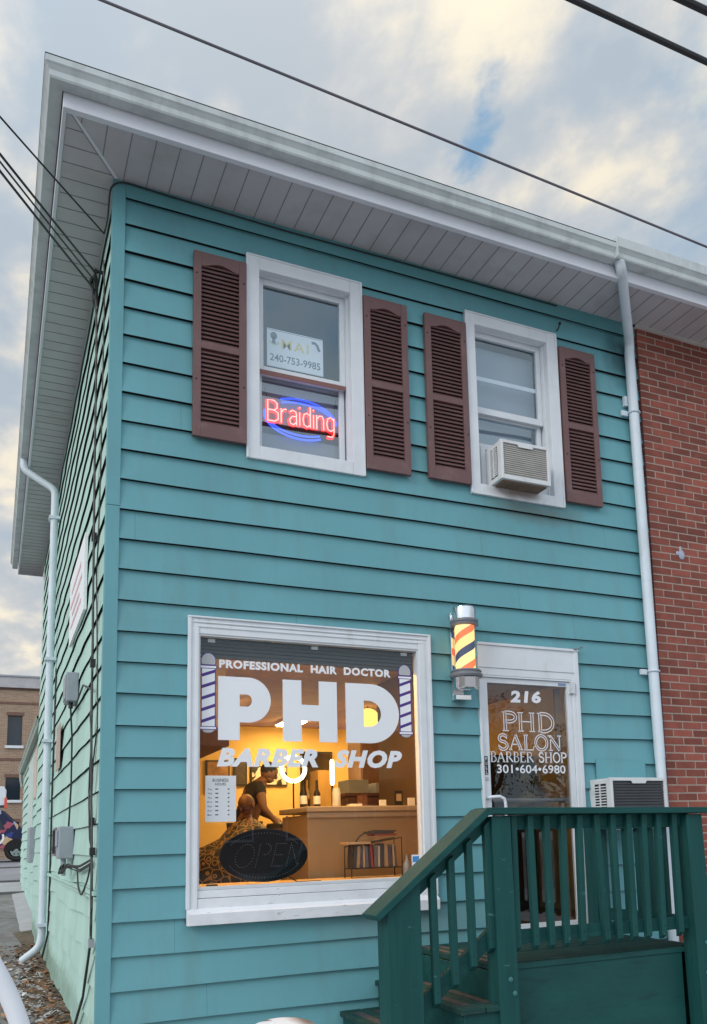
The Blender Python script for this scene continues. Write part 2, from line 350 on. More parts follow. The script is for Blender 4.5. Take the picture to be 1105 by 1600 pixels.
for i in range(n+1):
    y = -.6+9.8*i/n; w = .30+.05*math.sin(i*.5)+.02*random.random()
    if y > 6: w *= .8
    vs += [(-w, y, gz(y)+.004), (-.02, y, gz(y)+.03)]
mb.add(vs, [(2*i, 2*i+1, 2*i+3, 2*i+2) for i in range(n)])
props(mb.build('dirt_margin', m_soil), kind='structure')
mb = MB()
n = 20; vs = []
for i in range(n+1):
    y = 9.2+6.8*i/n; vs += [(-.17-.015*random.random(), y, gz(y)+.004), (.08, y, gz(y)+.03)]
mb.add(vs, [(2*i, 2*i+1, 2*i+3, 2*i+2) for i in range(n)])
props(mb.build('concrete_margin', m_conc), kind='structure')
def pebble(mb, x, y, z, r, flat=.6):
    mb.add([(x+r*a*random.uniform(.7, 1.2), y+r*b*random.uniform(.7, 1.2), z+r*c*flat) for a, b, c in ((1, 0, 0), (0, 1, 0), (-1, 0, 0), (0, -1, 0), (0, 0, 1), (.6, .6, .5), (-.6, .6, .55), (-.6, -.6, .5), (.6, -.6, .5))],
           [(0, 5, 4), (5, 1, 4), (1, 6, 4), (6, 2, 4), (2, 7, 4), (7, 3, 4), (3, 8, 4), (8, 0, 4), (0, 1, 5), (1, 2, 6), (2, 3, 7), (3, 0, 8)])
mb = MB()
for i in range(900):
    y = random.uniform(.3, 6.5); x = -abs(random.gauss(.12, .16))-.02
    pebble(mb, x, y, GZ+.01, random.choice((.008, .012, .016, .024, .035)))
props(mb.build('gravel', m_stone, fix=False), 'pale gravel and broken stones along the foot of the mint side wall', 'gravel', kind='stuff')
mb = MB()
for i in range(700):
    y = random.uniform(.3, 7.5); x = -abs(random.gauss(.15, .2))-.02; s = random.uniform(.015, .045); a = random.uniform(0, 6.28); t = random.uniform(-.4, .4)
    dx, dy = math.cos(a)*s, math.sin(a)*s; z = GZ+.02+random.random()*.03
    mb.add([(x-dx, y-dy, z), (x+dy*.4, y-dx*.4, z+t*s), (x+dx, y+dy, z+.3*s), (x-dy*.4, y+dx*.4, z-t*s)], [(0, 1, 2, 3)])
props(mb.build('leaf_litter', m_leaf, fix=False), 'dry brown leaves and twigs scattered along the side wall', 'leaves', kind='stuff')
mb = MB()
for i in range(26):
    y = random.uniform(1.2, 6.5); x = -random.uniform(.05, .4); a = random.uniform(0, 3); L = random.uniform(.08, .22)
    mb.tube([(x, y, GZ+.03), (x+math.cos(a)*L*.5, y+math.sin(a)*L*.5, GZ+.05+random.random()*.03), (x+math.cos(a)*L, y+math.sin(a)*L, GZ+.03)], .004, 5)
props(mb.build('twig_litter', mat('dark twigs', (.05, .04, .03), .9, .3)), 'dark twigs lying in the dirt by the side wall', 'twigs', kind='stuff')
mb = MB(); pebble(mb, -.33, 3.1, GZ+.01, .07, .5)
props(mb.build('white_stone', m_paper, bevel=.004), 'small white stone lying on the grey path beside the side wall', 'stone')

# =================================================================== HOUSE
house = thing('clapboard_house', 'teal two storey clapboard house with mint side wall and barber shop window', 'house', (0, 0, GZ))
P = .2032; ZT = 5.60
def zk(k): return ZT-k*P
holes = [(.90, 1.775, 4.06, 5.595), (2.695, 3.565, 4.07, 5.60), (.50, 2.27, .89, 2.88), (2.70, 3.60, .55, 2.85)]
def clap(u0, u1, kmin, kmax, holes, tf, seam, wav=lambda u, z: 0., step=.35, lip=.025, ztop=None, zbot=GZ-.03):
    lowside = tf(0, 1, 0)[0] < 0
    def zoff(u, k):
        if lowside and k > 21: return .020*math.sin(u*1.7+k*.6)*min(1, u/1.5)
        return .0025*math.sin(u*2.3+k*1.7)
    mb = MB()
    for k in range(kmin, kmax+1):
        zb, zt = zk(k)-.001, zk(k-1)-.003
        zb = max(zb, zbot)
        if ztop: zt = min(zt, ztop)
        if zt <= zb: continue
        cuts = sorted({zb, zt, *[h[i] for h in holes for i in (2, 3) if zb < h[i] < zt]})
        seams = sorted(random.uniform(u0, u1) for _ in range(seam))
        jit = random.uniform(-.0015, .0015)
        for a, b in zip(cuts, cuts[1:]):
            mid = (a+b)/2; iv = [(u0, u1)]
            for h in holes:
                if h[2] < mid < h[3]:
                    new = []
                    for p, q in iv:
                        if h[1] <= p or h[0] >= q: new.append((p, q)); continue
                        if p < h[0]: new.append((p, h[0]))
                        if h[1] < q: new.append((h[1], q))
                    iv = new
            iv2 = []
            for p, q in iv:
                for sm in seams:
                    if p+.05 < sm < q-.05: iv2.append((p, sm-.0005)); p = sm+.0005
                iv2.append((p, q))
            for p, q in iv2:
                n = max(1, int((q-p)/step)); vs = []
                for i in range(n+1):
                    u = p+(q-p)*i/n
                    for z in (a, b):
                        f = min(1.0, (z-zb)/(zk(k-1)-zk(k))); lp = lip; o = lp*max(0, 1-f)+.0025+jit
                        vs.append(tf(u, o+wav(u, z), z+(zoff(u, k) if z == zb else zoff(u, k-1) if z == zt else 0)))
                mb.add(vs, [(2*i, 2*i+2, 2*i+3, 2*i+1) for i in range(n)])
    return mb
front = clap(.05, 4.46, -1, 28, holes, lambda u, o, z: (u, -o, z), 1, lambda u, z: .0012*math.sin(u*5+z*9))
fw_ = front.build('front_wall', m_teal, house, fix=False)
for p_ in (0,):
    bm = bmesh.new(); bm.from_mesh(fw_.data)
    for f in bm.faces:
        if f.normal.y > 0: f.normal_flip()
    bm.to_mesh(fw_.data); bm.free()
mb = MB()
for (x0, x1, z0, z1) in [(.02, .90, GZ, 6), (.90, 1.775, GZ, .89), (1.775, 2.27, GZ, .89), (.90, 2.27, 2.88, 4.06), (1.775, 2.695, 4.06, 6), (.90, 1.775, 5.595, 6), (2.27, 2.70, GZ, 4.06), (2.70, 3.60, 2.85, 4.06), (2.695, 3.565, 5.6, 6), (3.565, 4.46, 4.06, 6), (3.60, 4.46, GZ, 4.06)]:
    if (x0, x1) == (.02, .90):
        mb.box(.02, .50, 0, .02, GZ, 6); mb.box(.50, .90, 0, .02, 2.88, 6); mb.box(.50, .90, 0, .02, GZ, .89); continue
    mb.box(x0, x1, 0, .02, z0, z1)
mb.build('sheathing', m_dark, house)  # near-black backing draws the shadow lines in the gaps between boards
SD = 9.1   # depth of the main house
def wavs(u, z):
    fd = min(1, max(0, (u-.15)/.8))
    a = .004*math.sin(u*2.1+z*5)+.003*math.sin(u*5.3-z*3)
    if z < 1.25: a += .010+.013*math.sin(u*1.9+z*2.2)+.005*math.sin(u*4.1+z*7)
    return abs(a)*fd+.004
side = clap(.03, SD, -1, 28, [], lambda u, o, z: (-o, u, z), 1, wavs, .11, .016)
sw_ = side.build('side_wall', m_mint, house, fix=False)
bm = bmesh.new(); bm.from_mesh(sw_.data)
for f in bm.faces:
    if f.normal.x > 0: f.normal_flip()
bm.to_mesh(sw_.data); bm.free()
mb = MB(); mb.box(0, .02, .02, SD, GZ, 6); mb.box(.02, 9, SD, SD+.1, GZ, 6); mb.build('side_sheathing', mat('dark green gap shade', (.06, .10, .085), .9, .1), house)  # dark backing colour stands in for shade in the side board gaps
mb = MB()
for z0, z1 in ((GZ, 3.577), (3.581, 5.905)):
    mb.box(-.030, .052, -.030, -.0265, z0, z1); mb.box(-.030, -.0265, -.0265, .05, z0, z1)
    mb.box(.049, .052, -.0265, -.004, z0, z1)
mb.build('corner_board', m_teal, house)
mb = MB(); mb.box(.054, 4.44, -.034, -.028, 5.79, 5.93); mb.box(.054, 4.44, -.038, -.034, 5.786, 5.80); mb.build('frieze_board', m_teald, house)
mb = MB(); mb.box(-.05, -.012, .06, 5.7, 1.09, 1.115); mb.box(-.042, -.01, .06, 3.2, 1.065, 1.082); mb.build('trim_strip', m_mint, house)
# bare patches where siding is gone
mb = MB()
mb.box(-.050, -.044, 3.50, 4.05, 2.17, 2.62)
mb.build('bare_patch', mat('faded pink board', (.44, .34, .29), .9, .2, 8, dirt=(.38, .42, .36), dscale=(4, 8, 8)), house)
# eaves: soffit with grooves, fascia, gutter, roof
EX = 9.0
ZS = 5.905
def groove(mb, a, b, w=.006): mb.beam((a[0], a[1], ZS-.0005), (b[0], b[1], ZS-.0005), w, .004)
mb = MB(); mb.box(-.36, EX, -.52, 0.02, ZS, ZS+.02); mb.box(-.36, -.001, .02, SD+.55, ZS, ZS+.02)
mb.build('soffit', m_alum, house)
mb = MB()
x = -.27
while x < EX: groove(mb, (x, -.50), (x, -.03 if x > 0 else -.505+(x+.345)*1.39)); x += .152
y = -.36
while y < SD+.5: groove(mb, (-.355, y), (-.03 if y > 0 else -.345+(y+.505)/1.39, y)); y += .152
mb.beam((-.345, -.505, ZS-.004), (-.02, -.03, ZS-.004), .004, .011)
gm = mat('soffit joints', (.24, .23, .24), .9, .1)
mb.build('soffit_joint', gm, house)
mb = MB(); mb.beam((-.338, -.512, ZS-.003), (-.012, -.04, ZS-.003), .022, .007); mb.build('mitre_strip', m_fas, house)
mb = MB(); mb.box(-.385, EX, -.545, -.522, 5.885, 6.12); mb.box(-.362, EX, -.522, -.50, 5.886, 5.902); mb.box(-.385, -.362, -.5219, SD+.57, 5.885, 6.12)
mb.box(-.362, -.001, SD+.55, SD+.57, 5.885, 6.12)
mb.build('fascia', m_fas, house, bevel=.003)
def gutter(mb, p, q, out, zb=5.985, h=.125, w=.11):
    """K-style gutter from p to q; out is the outward unit vector"""
    p, q, o = Vector(p), Vector(q), Vector(out)
    prof = [(.004, h), (.004, 0), (w*.72, 0), (w*.78, .012), (w*.78, .05), (w*.92, .075), (w, .085), (w, h), (w-.012, h), (w-.012, h-.008), (w-.006, h-.012), (w-.012, .09), (w*.7, .055), (w*.7, .012), (.01, .012), (.01, h)]
    vs = [Vector((a.x, a.y, 0))+o*d+Vector((0, 0, zb+z)) for a in (p, q) for d, z in prof]; n = len(prof)
    mb.add(vs, [tuple(range(n)), tuple(range(2*n-1, n-1, -1))]+[(i, (i+1) % n, n+(i+1) % n, n+i) for i in range(n)])
def gprof(h, w): return [(.004, h), (.004, 0), (w*.72, 0), (w*.78, .012), (w*.78, .05), (w*.92, .075), (w, .085), (w, h), (w-.012, h), (w-.012, h-.008), (w-.006, h-.012), (w-.012, .09), (w*.7, .055), (w*.7, .012), (.01, .012), (.01, h)]
mb = MB(); pf_ = gprof(.125, .11); n = len(pf_)
vs = [(3.765, -.547-d, 5.985+z) for d, z in pf_]+[(-.387-d, -.547-d, 5.985+z) for d, z in pf_]+[(-.387-d, SD+.6, 5.985+z) for d, z in pf_]
mb.add(vs, [tuple(range(n)), tuple(range(3*n-1, 2*n-1, -1))]+[(j*n+i, j*n+(i+1) % n, (j+1)*n+(i+1) % n, (j+1)*n+i) for j in (0, 1) for i in range(n)])
mb.build('gutter', m_gut, house)
mb = MB(); r0 = 6.115; h = 2.6
A = [(-.5, -.66), (EX+1, -.66), (EX+1, SD+.7), (-.5, SD+.7)]; B = [(4.2, 4.0), (EX-3, 4.0), (EX-3, 5.4), (4.2, 5.4)]
mb.add([(a, b, r0) for a, b in A]+[(a, b, r0+1.35) for a, b in B], [(0, 1, 5, 4), (1, 2, 6, 5), (2, 3, 7, 6), (3, 0, 4, 7), (4, 5, 6, 7), (3, 2, 1, 0)])
mb.build('roof', m_shed, house)

# ---- sash windows upstairs
def window(x0, x1, z0, z1, opening, rail, midbar=False, lower_tint=False, lower_open=0.):
    ox0, ox1, oz0, oz1 = opening
    mb = MB()
    mb.box(x0, ox0, -.040, .012, z0, z1); mb.box(ox1, x1, -.040, .012, z0, z1)
    mb.box(ox0, ox1, -.038, .012, oz1, z1); mb.box(ox0, ox1, -.042, .10, z0, oz0)
    mb.box(x0-.004, x1+.004, -.046, .0, z1, z1+.012)
    mb.box(x0-.006, x0+.012, -.047, -.04, z0, z1); mb.box(x1-.012, x1+.006, -.047, -.04, z0, z1)
    root = mb.build('window', m_white, house, bevel=.004)
    mb = MB(); mb.box(ox0-.02, ox0, .0121, .15, oz0, oz1); mb.box(ox1, ox1+.02, .0121, .15, oz0, oz1); mb.box(ox0-.02, ox1+.02, .0121, .15, oz1, oz1+.02)
    mb.box(ox0, ox0+.014, .02, .05, oz0, oz1); mb.box(ox1-.014, ox1, .02, .05, oz0, oz1)
    mb.build('jamb', m_white, root)
    def sash(a, b, c, d, y, st, bot, top, m=m_white):
        mb = MB(); mb.box(a, a+st, y, y+.035, c, d); mb.box(b-st, b, y, y+.035, c, d); mb.box(a+st, b-st, y+.001, y+.034, c, c+bot); mb.box(a+st, b-st, y+.001, y+.034, d-top, d)
        mb.build('sash', m, root, bevel=.003)
        mb = MB(); mb.quad((a+st-.003, y+.017, c+bot-.003), (b-st+.003, y+.017, c+bot-.003), (b-st+.003, y+.017, d-top+.003), (a+st-.003, y+.017, d-top+.003)); mb.build('pane', m_glassU, root)
    sash(ox0+.012, ox1-.012, rail, oz1-.002, .052, .042, .055, .045)
    lo = oz0+.002+lower_open
    sash(ox0+.012, ox1-.012, lo, rail+.05 if not lower_open else rail+.03, .090, .04, .05, .04)
    return root
w1 = window(.893, 1.782, 4.052, 5.60, (.985, 1.690, 4.150, 5.505), 4.76)
mb = MB(); mb.box(.998, 1.678, .047, .052, 4.748, 4.782); mb.build('meeting_rail', mat('red brown meeting rail', (.22, .10, .09), .6, .1), w1)
w2 = window(2.690, 3.572, 4.062, 5.605, (2.775, 3.475, 4.150, 5.515), 4.80, lower_open=.36)
mb = MB(); mb.box(2.83, 3.42, .075, .082, 5.10, 5.135); mb.build('storm_bar', m_white, w2)
mb = MB(); mb.box(2.788, 2.87, .03, .05, 4.16, 4.52); mb.box(3.33, 3.46, .03, .045, 4.16, 4.50)
for i in range(8): mb.box(2.79+i*.005, 2.7925+i*.005, .024, .03, 4.16, 4.5)
mb.build('side_panel', m_ltgrey, w2)
# dim rooms upstairs
def room(x0, x1, z0, z1, depth, m):
    mb = MB(); y0 = .14
    mb.quad((x0, depth, z0), (x1, depth, z0), (x1, depth, z1), (x0, depth, z1)); mb.quad((x0, y0, z0), (x0, depth, z0), (x0, depth, z1), (x0, y0, z1)); mb.quad((x1, depth, z0), (x1, y0, z0), (x1, y0, z1), (x1, depth, z1))
    mb.quad((x0, y0, z1), (x0, depth, z1), (x1, depth, z1), (x1, y0, z1)); mb.quad((x0, y0, z0), (x1, y0, z0), (x1, depth, z0), (x0, depth, z0))
    return mb.build('upstairs_room', m, house)
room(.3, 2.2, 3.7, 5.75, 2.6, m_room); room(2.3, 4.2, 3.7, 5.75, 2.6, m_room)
mb = MB(); mb.box(1.0, 1.67, .16, .165, 4.16, 4.36); mb.box(1.0, 1.67, .17, .175, 4.43, 4.80); mb.build('window_shade', m_shade, w1)
mb = MB(); mb.box(2.79, 3.46, .17, .175, 4.60, 5.45); mb.build('window_shade', mat('pale shade', (.30, .34, .40), .9, .05), w2)

# ---- shutters
def shutter(x0, x1, z0, z1):
    mb = MB(); y0, y1 = -.064, -.028; st = .052
    mb.box(x0, x0+st, y0, y1, z0, z1); mb.box(x1-st, x1, y0, y1, z0, z1)
    a, b = x0+st, x1-st; H = z1-z0
    zt0 = z1-.075; m0, m1 = z0+H*.472, z0+H*.508; zb1 = z0+.10
    mb.box(a, b, y0+.001, y1, z0, zb1); mb.box(a, b, y0+.001, y1, m0, m1)
    # arched top rail
    n = 12; poly = [(a, z1), (b, z1)]+[(b-(b-a)*i/n, zt0-.028+(.030*math.sin(math.pi*min(1, max(0, (i/n-.12)/.76))) if .12 < i/n < .88 else 0)) for i in range(n+1)]
    mb.prism(poly, lambda p, q, d: (p, d, q), y0+.001, y1)
    for lo, hi, n in ((zb1, m0, 17), (m1, zt0, 19)):
        for i in range(n):
            z = lo+(hi-lo)*(i+.5)/n; p = (hi-lo)/n
            mb.add([(a, y0+.006, z-p*.42), (b, y0+.006, z-p*.42), (b, y1-.010, z+p*.42), (a, y1-.010, z+p*.42), (a, y0+.011, z-p*.55), (b, y0+.011, z-p*.55), (b, y1-.006, z+p*.25), (a, y1-.006, z+p*.25)],
                   [(0, 1, 2, 3), (7, 6, 5, 4), (0, 4, 5, 1), (3, 2, 6, 7)])
    o = mb.build('shutter', m_shut, house, bevel=.0015)
    mb = MB(); mb.box(a, b, y1-.004, y1-.002, z0+.05, z1-.04); mb.build('shutter_backing', m_dark, o)
    for xx in (x0+.02, x1-.02):
        for zz_ in (z0+H*.3, z1-.17): mb = MB(); mb.ellip((xx, y0-.001, zz_), .006, .004, .006, 8, 5); mb.build('screw', m_dark, o)
for a in ((.512, .884, 4.137, 5.509), (1.792, 2.155, 4.11, 5.50), (2.308, 2.680, 4.12, 5.487), (3.588, 3.953, 4.116, 5.50)): shutter(*a)

# ---- shop window
SX0, SX1, SZ0, SZ1 = .497, 2.274, .880, 2.884
gx0, gx1, gz0, gz1 = .578, 2.165, 1.115, 2.755
mb = MB()
mb.box(SX0, gx0-.012, -.040, .02, SZ0+.10, SZ1-.012); mb.box(gx1+.012, SX1, -.040, .02, SZ0+.10, SZ1-.012); mb.box(gx0-.012, gx1+.012, -.038, .02, gz1+.012, SZ1-.012)
mb.box(SX0-.004, SX1+.004, -.052, .0, SZ1-.012, SZ1)
mb.box(SX0-.004, SX0+.02, -.050, -.040, SZ0+.10, SZ1-.012); mb.box(SX1-.02, SX1+.004, -.050, -.040, SZ0+.10, SZ1-.012)
mb.box(SX0+.045, gx0-.012, -.046, -.040, SZ0+.10, gz1+.055); mb.box(gx1+.012, SX1-.045, -.046, -.040, SZ0+.10, gz1+.055); mb.box(SX0+.045, SX1-.045, -.0455, -.038, gz1+.055, gz1+.075)
mb.box(SX0+.03, SX1-.03, -.0475, -.040, gz1+.085, gz1+.095)
shop = mb.build('shop_window', m_white, house, bevel=.003)
mb = MB()
mb.box(gx0-.012, gx1+.012, -.034, .02, 1.045, gz0-.022); mb.box(gx0-.012, gx1+.012, -.041, .02, .955, 1.042)
mb.add([(SX0+.002, -.030, .99), (SX1-.002, -.030, .99), (SX1-.002, -.085, .952), (SX0+.002, -.085, .952), (SX0+.002, -.030, .88), (SX1-.002, -.030, .88), (SX1-.002, -.082, .88), (SX0+.002, -.082, .88)],
       [(0, 1, 2, 3), (3, 2, 6, 7), (4, 7, 6, 5), (0, 3, 7, 4), (1, 5, 6, 2)])
mb.build('sill', m_wornw, shop, bevel=.003)
mb = MB(); s = .012
mb.box(gx0-s, gx0, -.030, .03, gz0-.02, gz1+s); mb.box(gx1, gx1+s, -.030, .03, gz0-.02, gz1+s); mb.box(gx0, gx1, -.030, .03, gz1, gz1+s); mb.box(gx0, gx1, -.030, .03, gz0-.02, gz0)
mb.build('glazing_bead', m_ltgrey, shop)
mb = MB(); mb.quad((gx0-.002, .010, gz0-.002), (gx1+.002, .010, gz0-.002), (gx1+.002, .010, gz1+.002), (gx0-.002, .010, gz1+.002)); mb.build('pane', m_glassS, shop)
# white vinyl lettering
ty = .0065
mb = MB(); put_text(mb, 'PROFESSIONAL  HAIR  DOCTOR', .711, 2.552, ty, .058, 1.258, bold=.05, space=1.12); mb.build('lettering', m_decal, shop, fix=False)
mb = MB()
def poly2(mb, outer, y, hole=None):
    bm = bmesh.new()
    def loop(pts):
        vv = [bm.verts.new((p[0], y, p[1])) for p in pts]; return [bm.edges.new((vv[i], vv[(i+1) % len(vv)])) for i in range(len(vv))]
    e = loop(outer)
    if hole: e += loop(hole)
    bmesh.ops.triangle_fill(bm, use_beauty=True, edges=e); bm.verts.index_update()
    mb.add([tuple(v.co) for v in bm.verts], [tuple(v.index for v in f.verts) for f in bm.faces]); bm.free()
z0, z1 = 2.066, 2.496; zm = 2.188
poly2(mb, [(.705, z0), (.851, z0), (.851, zm)]+arc(.91, (zm+z1)/2, .156, (z1-zm)/2, -90, 90, 20)+[(.705, z1)], ty, [(.851, 2.296)]+arc(.90, 2.337, .034, .041, -90, 90, 10)+[(.851, 2.378)])
for bx in ((1.150, 1.285, z0, z1), (1.412, 1.547, z0, z1), (1.285, 1.412, 2.212, 2.325)): mb.quad((bx[0], ty, bx[2]), (bx[1], ty, bx[2]), (bx[1], ty, bx[3]), (bx[0], ty, bx[3]))
poly2(mb, [(1.612, z0)]+arc(1.80, (z0+z1)/2, .228, (z1-z0)/2, -90, 90, 24)+[(1.612, z1)], ty, [(1.752, 2.186)]+arc(1.785, 2.280, .100, .094, -90, 90, 16)+[(1.752, 2.374)])
mb.build('lettering', m_decal, shop, fix=False)
mb = MB(); put_text(mb, 'BARBER  SHOP', .697, 1.888, ty, .128, 1.345, bold=.055, shear=.26, space=1.12); mb.build('lettering', m_decal, shop, fix=False)
# striped pole decals
for cx, zb, zt in ((.640, 2.110, 2.652), (2.082, 2.113, 2.657)):
    mb = MB(); w = .043; y = ty+.0005
    def strip_rect(a, b, c, d, yy): mb.quad((a, yy, c), (b, yy, c), (b, yy, d), (a, yy, d))
    mb.m = 1   # purple outline
    strip_rect(cx-w-.006, cx+w+.006, zb+.03, zt-.10, y); strip_rect(cx-w-.014, cx+w+.014, zt-.110, zt-.086, y-.0002); strip_rect(cx-w-.014, cx+w+.014, zb+.022, zb+.046, y-.0002)
    poly2(mb, arc(cx, zt-.06, .052, .060, -25, 205, 18), y); poly2(mb, arc(cx, zb+.03, .044, .03, 180, 360, 12), y)
    mb.m = 0
    strip_rect(cx-w, cx+w, zb+.046, zt-.110, y-.0004); strip_rect(cx-w-.009, cx+w+.009, zt-.105, zt-.091, y-.0006); strip_rect(cx-w-.009, cx+w+.009, zb+.027, zb+.041, y-.0006)
    mb.m = 2
    poly2(mb, arc(cx, zt-.06, .047, .055, -22, 202, 18), y-.0004); poly2(mb, arc(cx, zb+.022, .038, .02, 180, 360, 12), y-.0004)
    mb.m = 1
    H = zt-.110-(zb+.046)
    for i in range(5):
        z = zb+.046+.02+i*H/5; mb.add([(cx-w, y-.0008, z), (cx+w, y-.0008, z+.032), (cx+w, y-.0008, z+.054), (cx-w, y-.0008, z+.022)], [(0, 1, 2, 3)])
    mb.build('pole_decal', [m_decal, m_purple, m_greyv], shop, fix=False)
mb = MB(); y = ty-.001
mb.m = 0; mb.quad((2.098, y, 1.135), (2.165, y, 1.135), (2.165, y, 1.268), (2.098, y, 1.268))
mb.m = 1; mb.quad((2.106, y-.0004, 1.215), (2.157, y-.0004, 1.215), (2.157, y-.0004, 1.257), (2.106, y-.0004, 1.257))
mb.m = 2; mb.add([(a, y-.0004, b) for a, b in arc(2.122, 1.187, .016, .016, 0, 360, 14)[:-1]], [tuple(range(14))])
mb.m = 3; mb.add([(a, y-.0006, b) for a, b in arc(2.142, 1.187, .016, .016, 0, 360, 14)[:-1]], [tuple(range(14))])
mb.m = 1; mb.quad((2.106, y-.0004, 1.142), (2.157, y-.0004, 1.142), (2.157, y-.0004, 1.160), (2.106, y-.0004, 1.160))
mb.build('card_sticker', [m_decal, mat('blue sticker', (.05, .25, .62), .5, .02), mat('red sticker', (.6, .04, .03), .5, .02), mat('orange sticker', (.75, .30, .03), .5, .02)], shop, fix=False)
# rolled shade at the window head
mb = MB()
for i in range(5):
    z = 2.752-i*.026; mb.add([(gx0, .05, z), (gx1, .05, z-.002), (gx1, .038, z-.022-.010), (gx0, .038, z-.016), (gx0, .075, z), (gx1, .075, z-.002), (gx1, .075, z-.034), (gx0, .075, z-.020)], [(0, 1, 2, 3), (3, 2, 6, 7), (0, 4, 5, 1)])
mb.box(gx0-.01, gx1+.02, .034, .082, 2.753, 2.80); mb.tube([(gx0, .06, 2.668), (1.2, .06, 2.655), (gx1, .06, 2.628)], .014, 10)
sh_ = mb.build('rolled_shade', mat('dark grey shade fabric', (.045, .05, .055), .7, .2, 20, stretch=(1, 1, 6)), shop)
for x in (.665, 1.395, 2.09): mb = MB(); mb.box(x-.024, x+.024, .028, .037, 2.728, 2.750); mb.build('shade_clip', m_ltgrey, sh_)
mb = MB(); mb.box(.50, 2.62, .032, .62, 1.085, 1.105); mb.build('window_ledge', m_wood, shop, bevel=.003)

# ---- shop door
mb = MB(); DX0, DX1 = 2.688, 3.622
mb.box(DX0, DX1, -.030, .015, 2.61, 2.845); mb.box(DX0-.004, DX1+.004, -.042, .0, 2.845, 2.866)
mb.box(DX0, 2.708, -.032, .06, .62, 2.61); mb.box(3.556, 3.585, -.030, .06, .62, 2.61); mb.box(3.585, DX1, -.038, .02, .62, 2.845)
mb.box(2.708, 3.556, -.028, .06, 2.596, 2.6095); mb.box(2.708, 3.556, -.045, .10, .62, .655)
door = mb.build('door_frame', m_white, house, bevel=.003)
mb = MB()
mb.box(DX0+.004, DX1-.004, -.034, -.030, 2.668, 2.6705); mb.build('header_joint', mat('header joint', (.25, .26, .27), .8, .1), door)
mb = MB(); ga0, ga1, gb0, gb1 = 2.772, 3.512, .722, 2.555
mb.box(2.710, ga0, -.012, .03, .658, 2.594); mb.box(ga1, 3.554, -.012, .03, .658, 2.594); mb.box(ga0, ga1, -.011, .029, gb1, 2.594); mb.box(ga0, ga1, -.011, .029, .658, gb0)
leaf = mb.build('door_leaf', m_white, door, bevel=.002)
door_children = door
mb = MB(); mb.quad((ga0-.002, .008, gb0-.002), (ga1+.002, .008, gb0-.002), (ga1+.002, .008, gb1+.002), (ga0-.002, .008, gb1+.002)); mb.build('door_pane', m_glassD, door)
mb = MB(); mb.tube([(2.735, -.012, 1.668), (2.735, -.06, 1.672), (2.745, -.078, 1.674), (2.80, -.085, 1.676), (2.838, -.085, 1.660), (2.848, -.085, 1.62), (2.85, -.085, 1.40), (2.84, -.08, 1.36), (2.80, -.075, 1.345), (2.745, -.05, 1.34), (2.735, -.012, 1.34)], .012, 10)
mb.build('pull_handle', m_pipe, door, smooth=True)
mb = MB(); mb.tube([(2.75, .07, 1.655), (3.50, .07, 1.655)], .016, 10); mb.box(2.74, 2.77, .03, .075, 1.63, 1.68); mb.box(3.5, 3.53, .03, .075, 1.63, 1.68); mb.build('push_bar', m_greyp, door)
mb = MB(); mb.m = 0; mb.box(2.722, 2.750, -.0145, -.012, 1.845, 1.985); mb.m = 1
for i, ch in enumerate('PULL'): put_text(mb, ch, 2.729, 1.953-i*.034, -.0152, .024, .015, bold=.01)
mb.build('pull_plate', [mat('black pull plate', (.02, .02, .025), .4, .05), m_decal], door, fix=False)
mb = MB(); mb.tube([(2.738, -.010, 1.815), (2.738, -.018, 1.815)], .014, 14); mb.build('lock_cylinder', m_chrome, door)
mb = MB(); mb.box(3.53, 3.57, -.05, -.012, 2.50, 2.59); mb.build('hinge', m_ltgrey, door)
mb = MB(); mb.box(3.43, 3.505, -.0135, -.0115, 2.562, 2.582); mb.build('maker_tag', mat('blue grey tag', (.18, .26, .42), .5, .05), door)
mb = MB(); mb.tube([(3.56, -.02, 2.87), (3.60, -.06, 2.862), (3.65, -.07, 2.885)], .006, 6); mb.build('hook', m_greyp, door)
mb = MB(); mb.box(3.455, 3.50, .07, .10, .66, 2.55); mb.build('inner_jamb', mat('brown wood jamb', (.26, .15, .08), .6, .1), door)
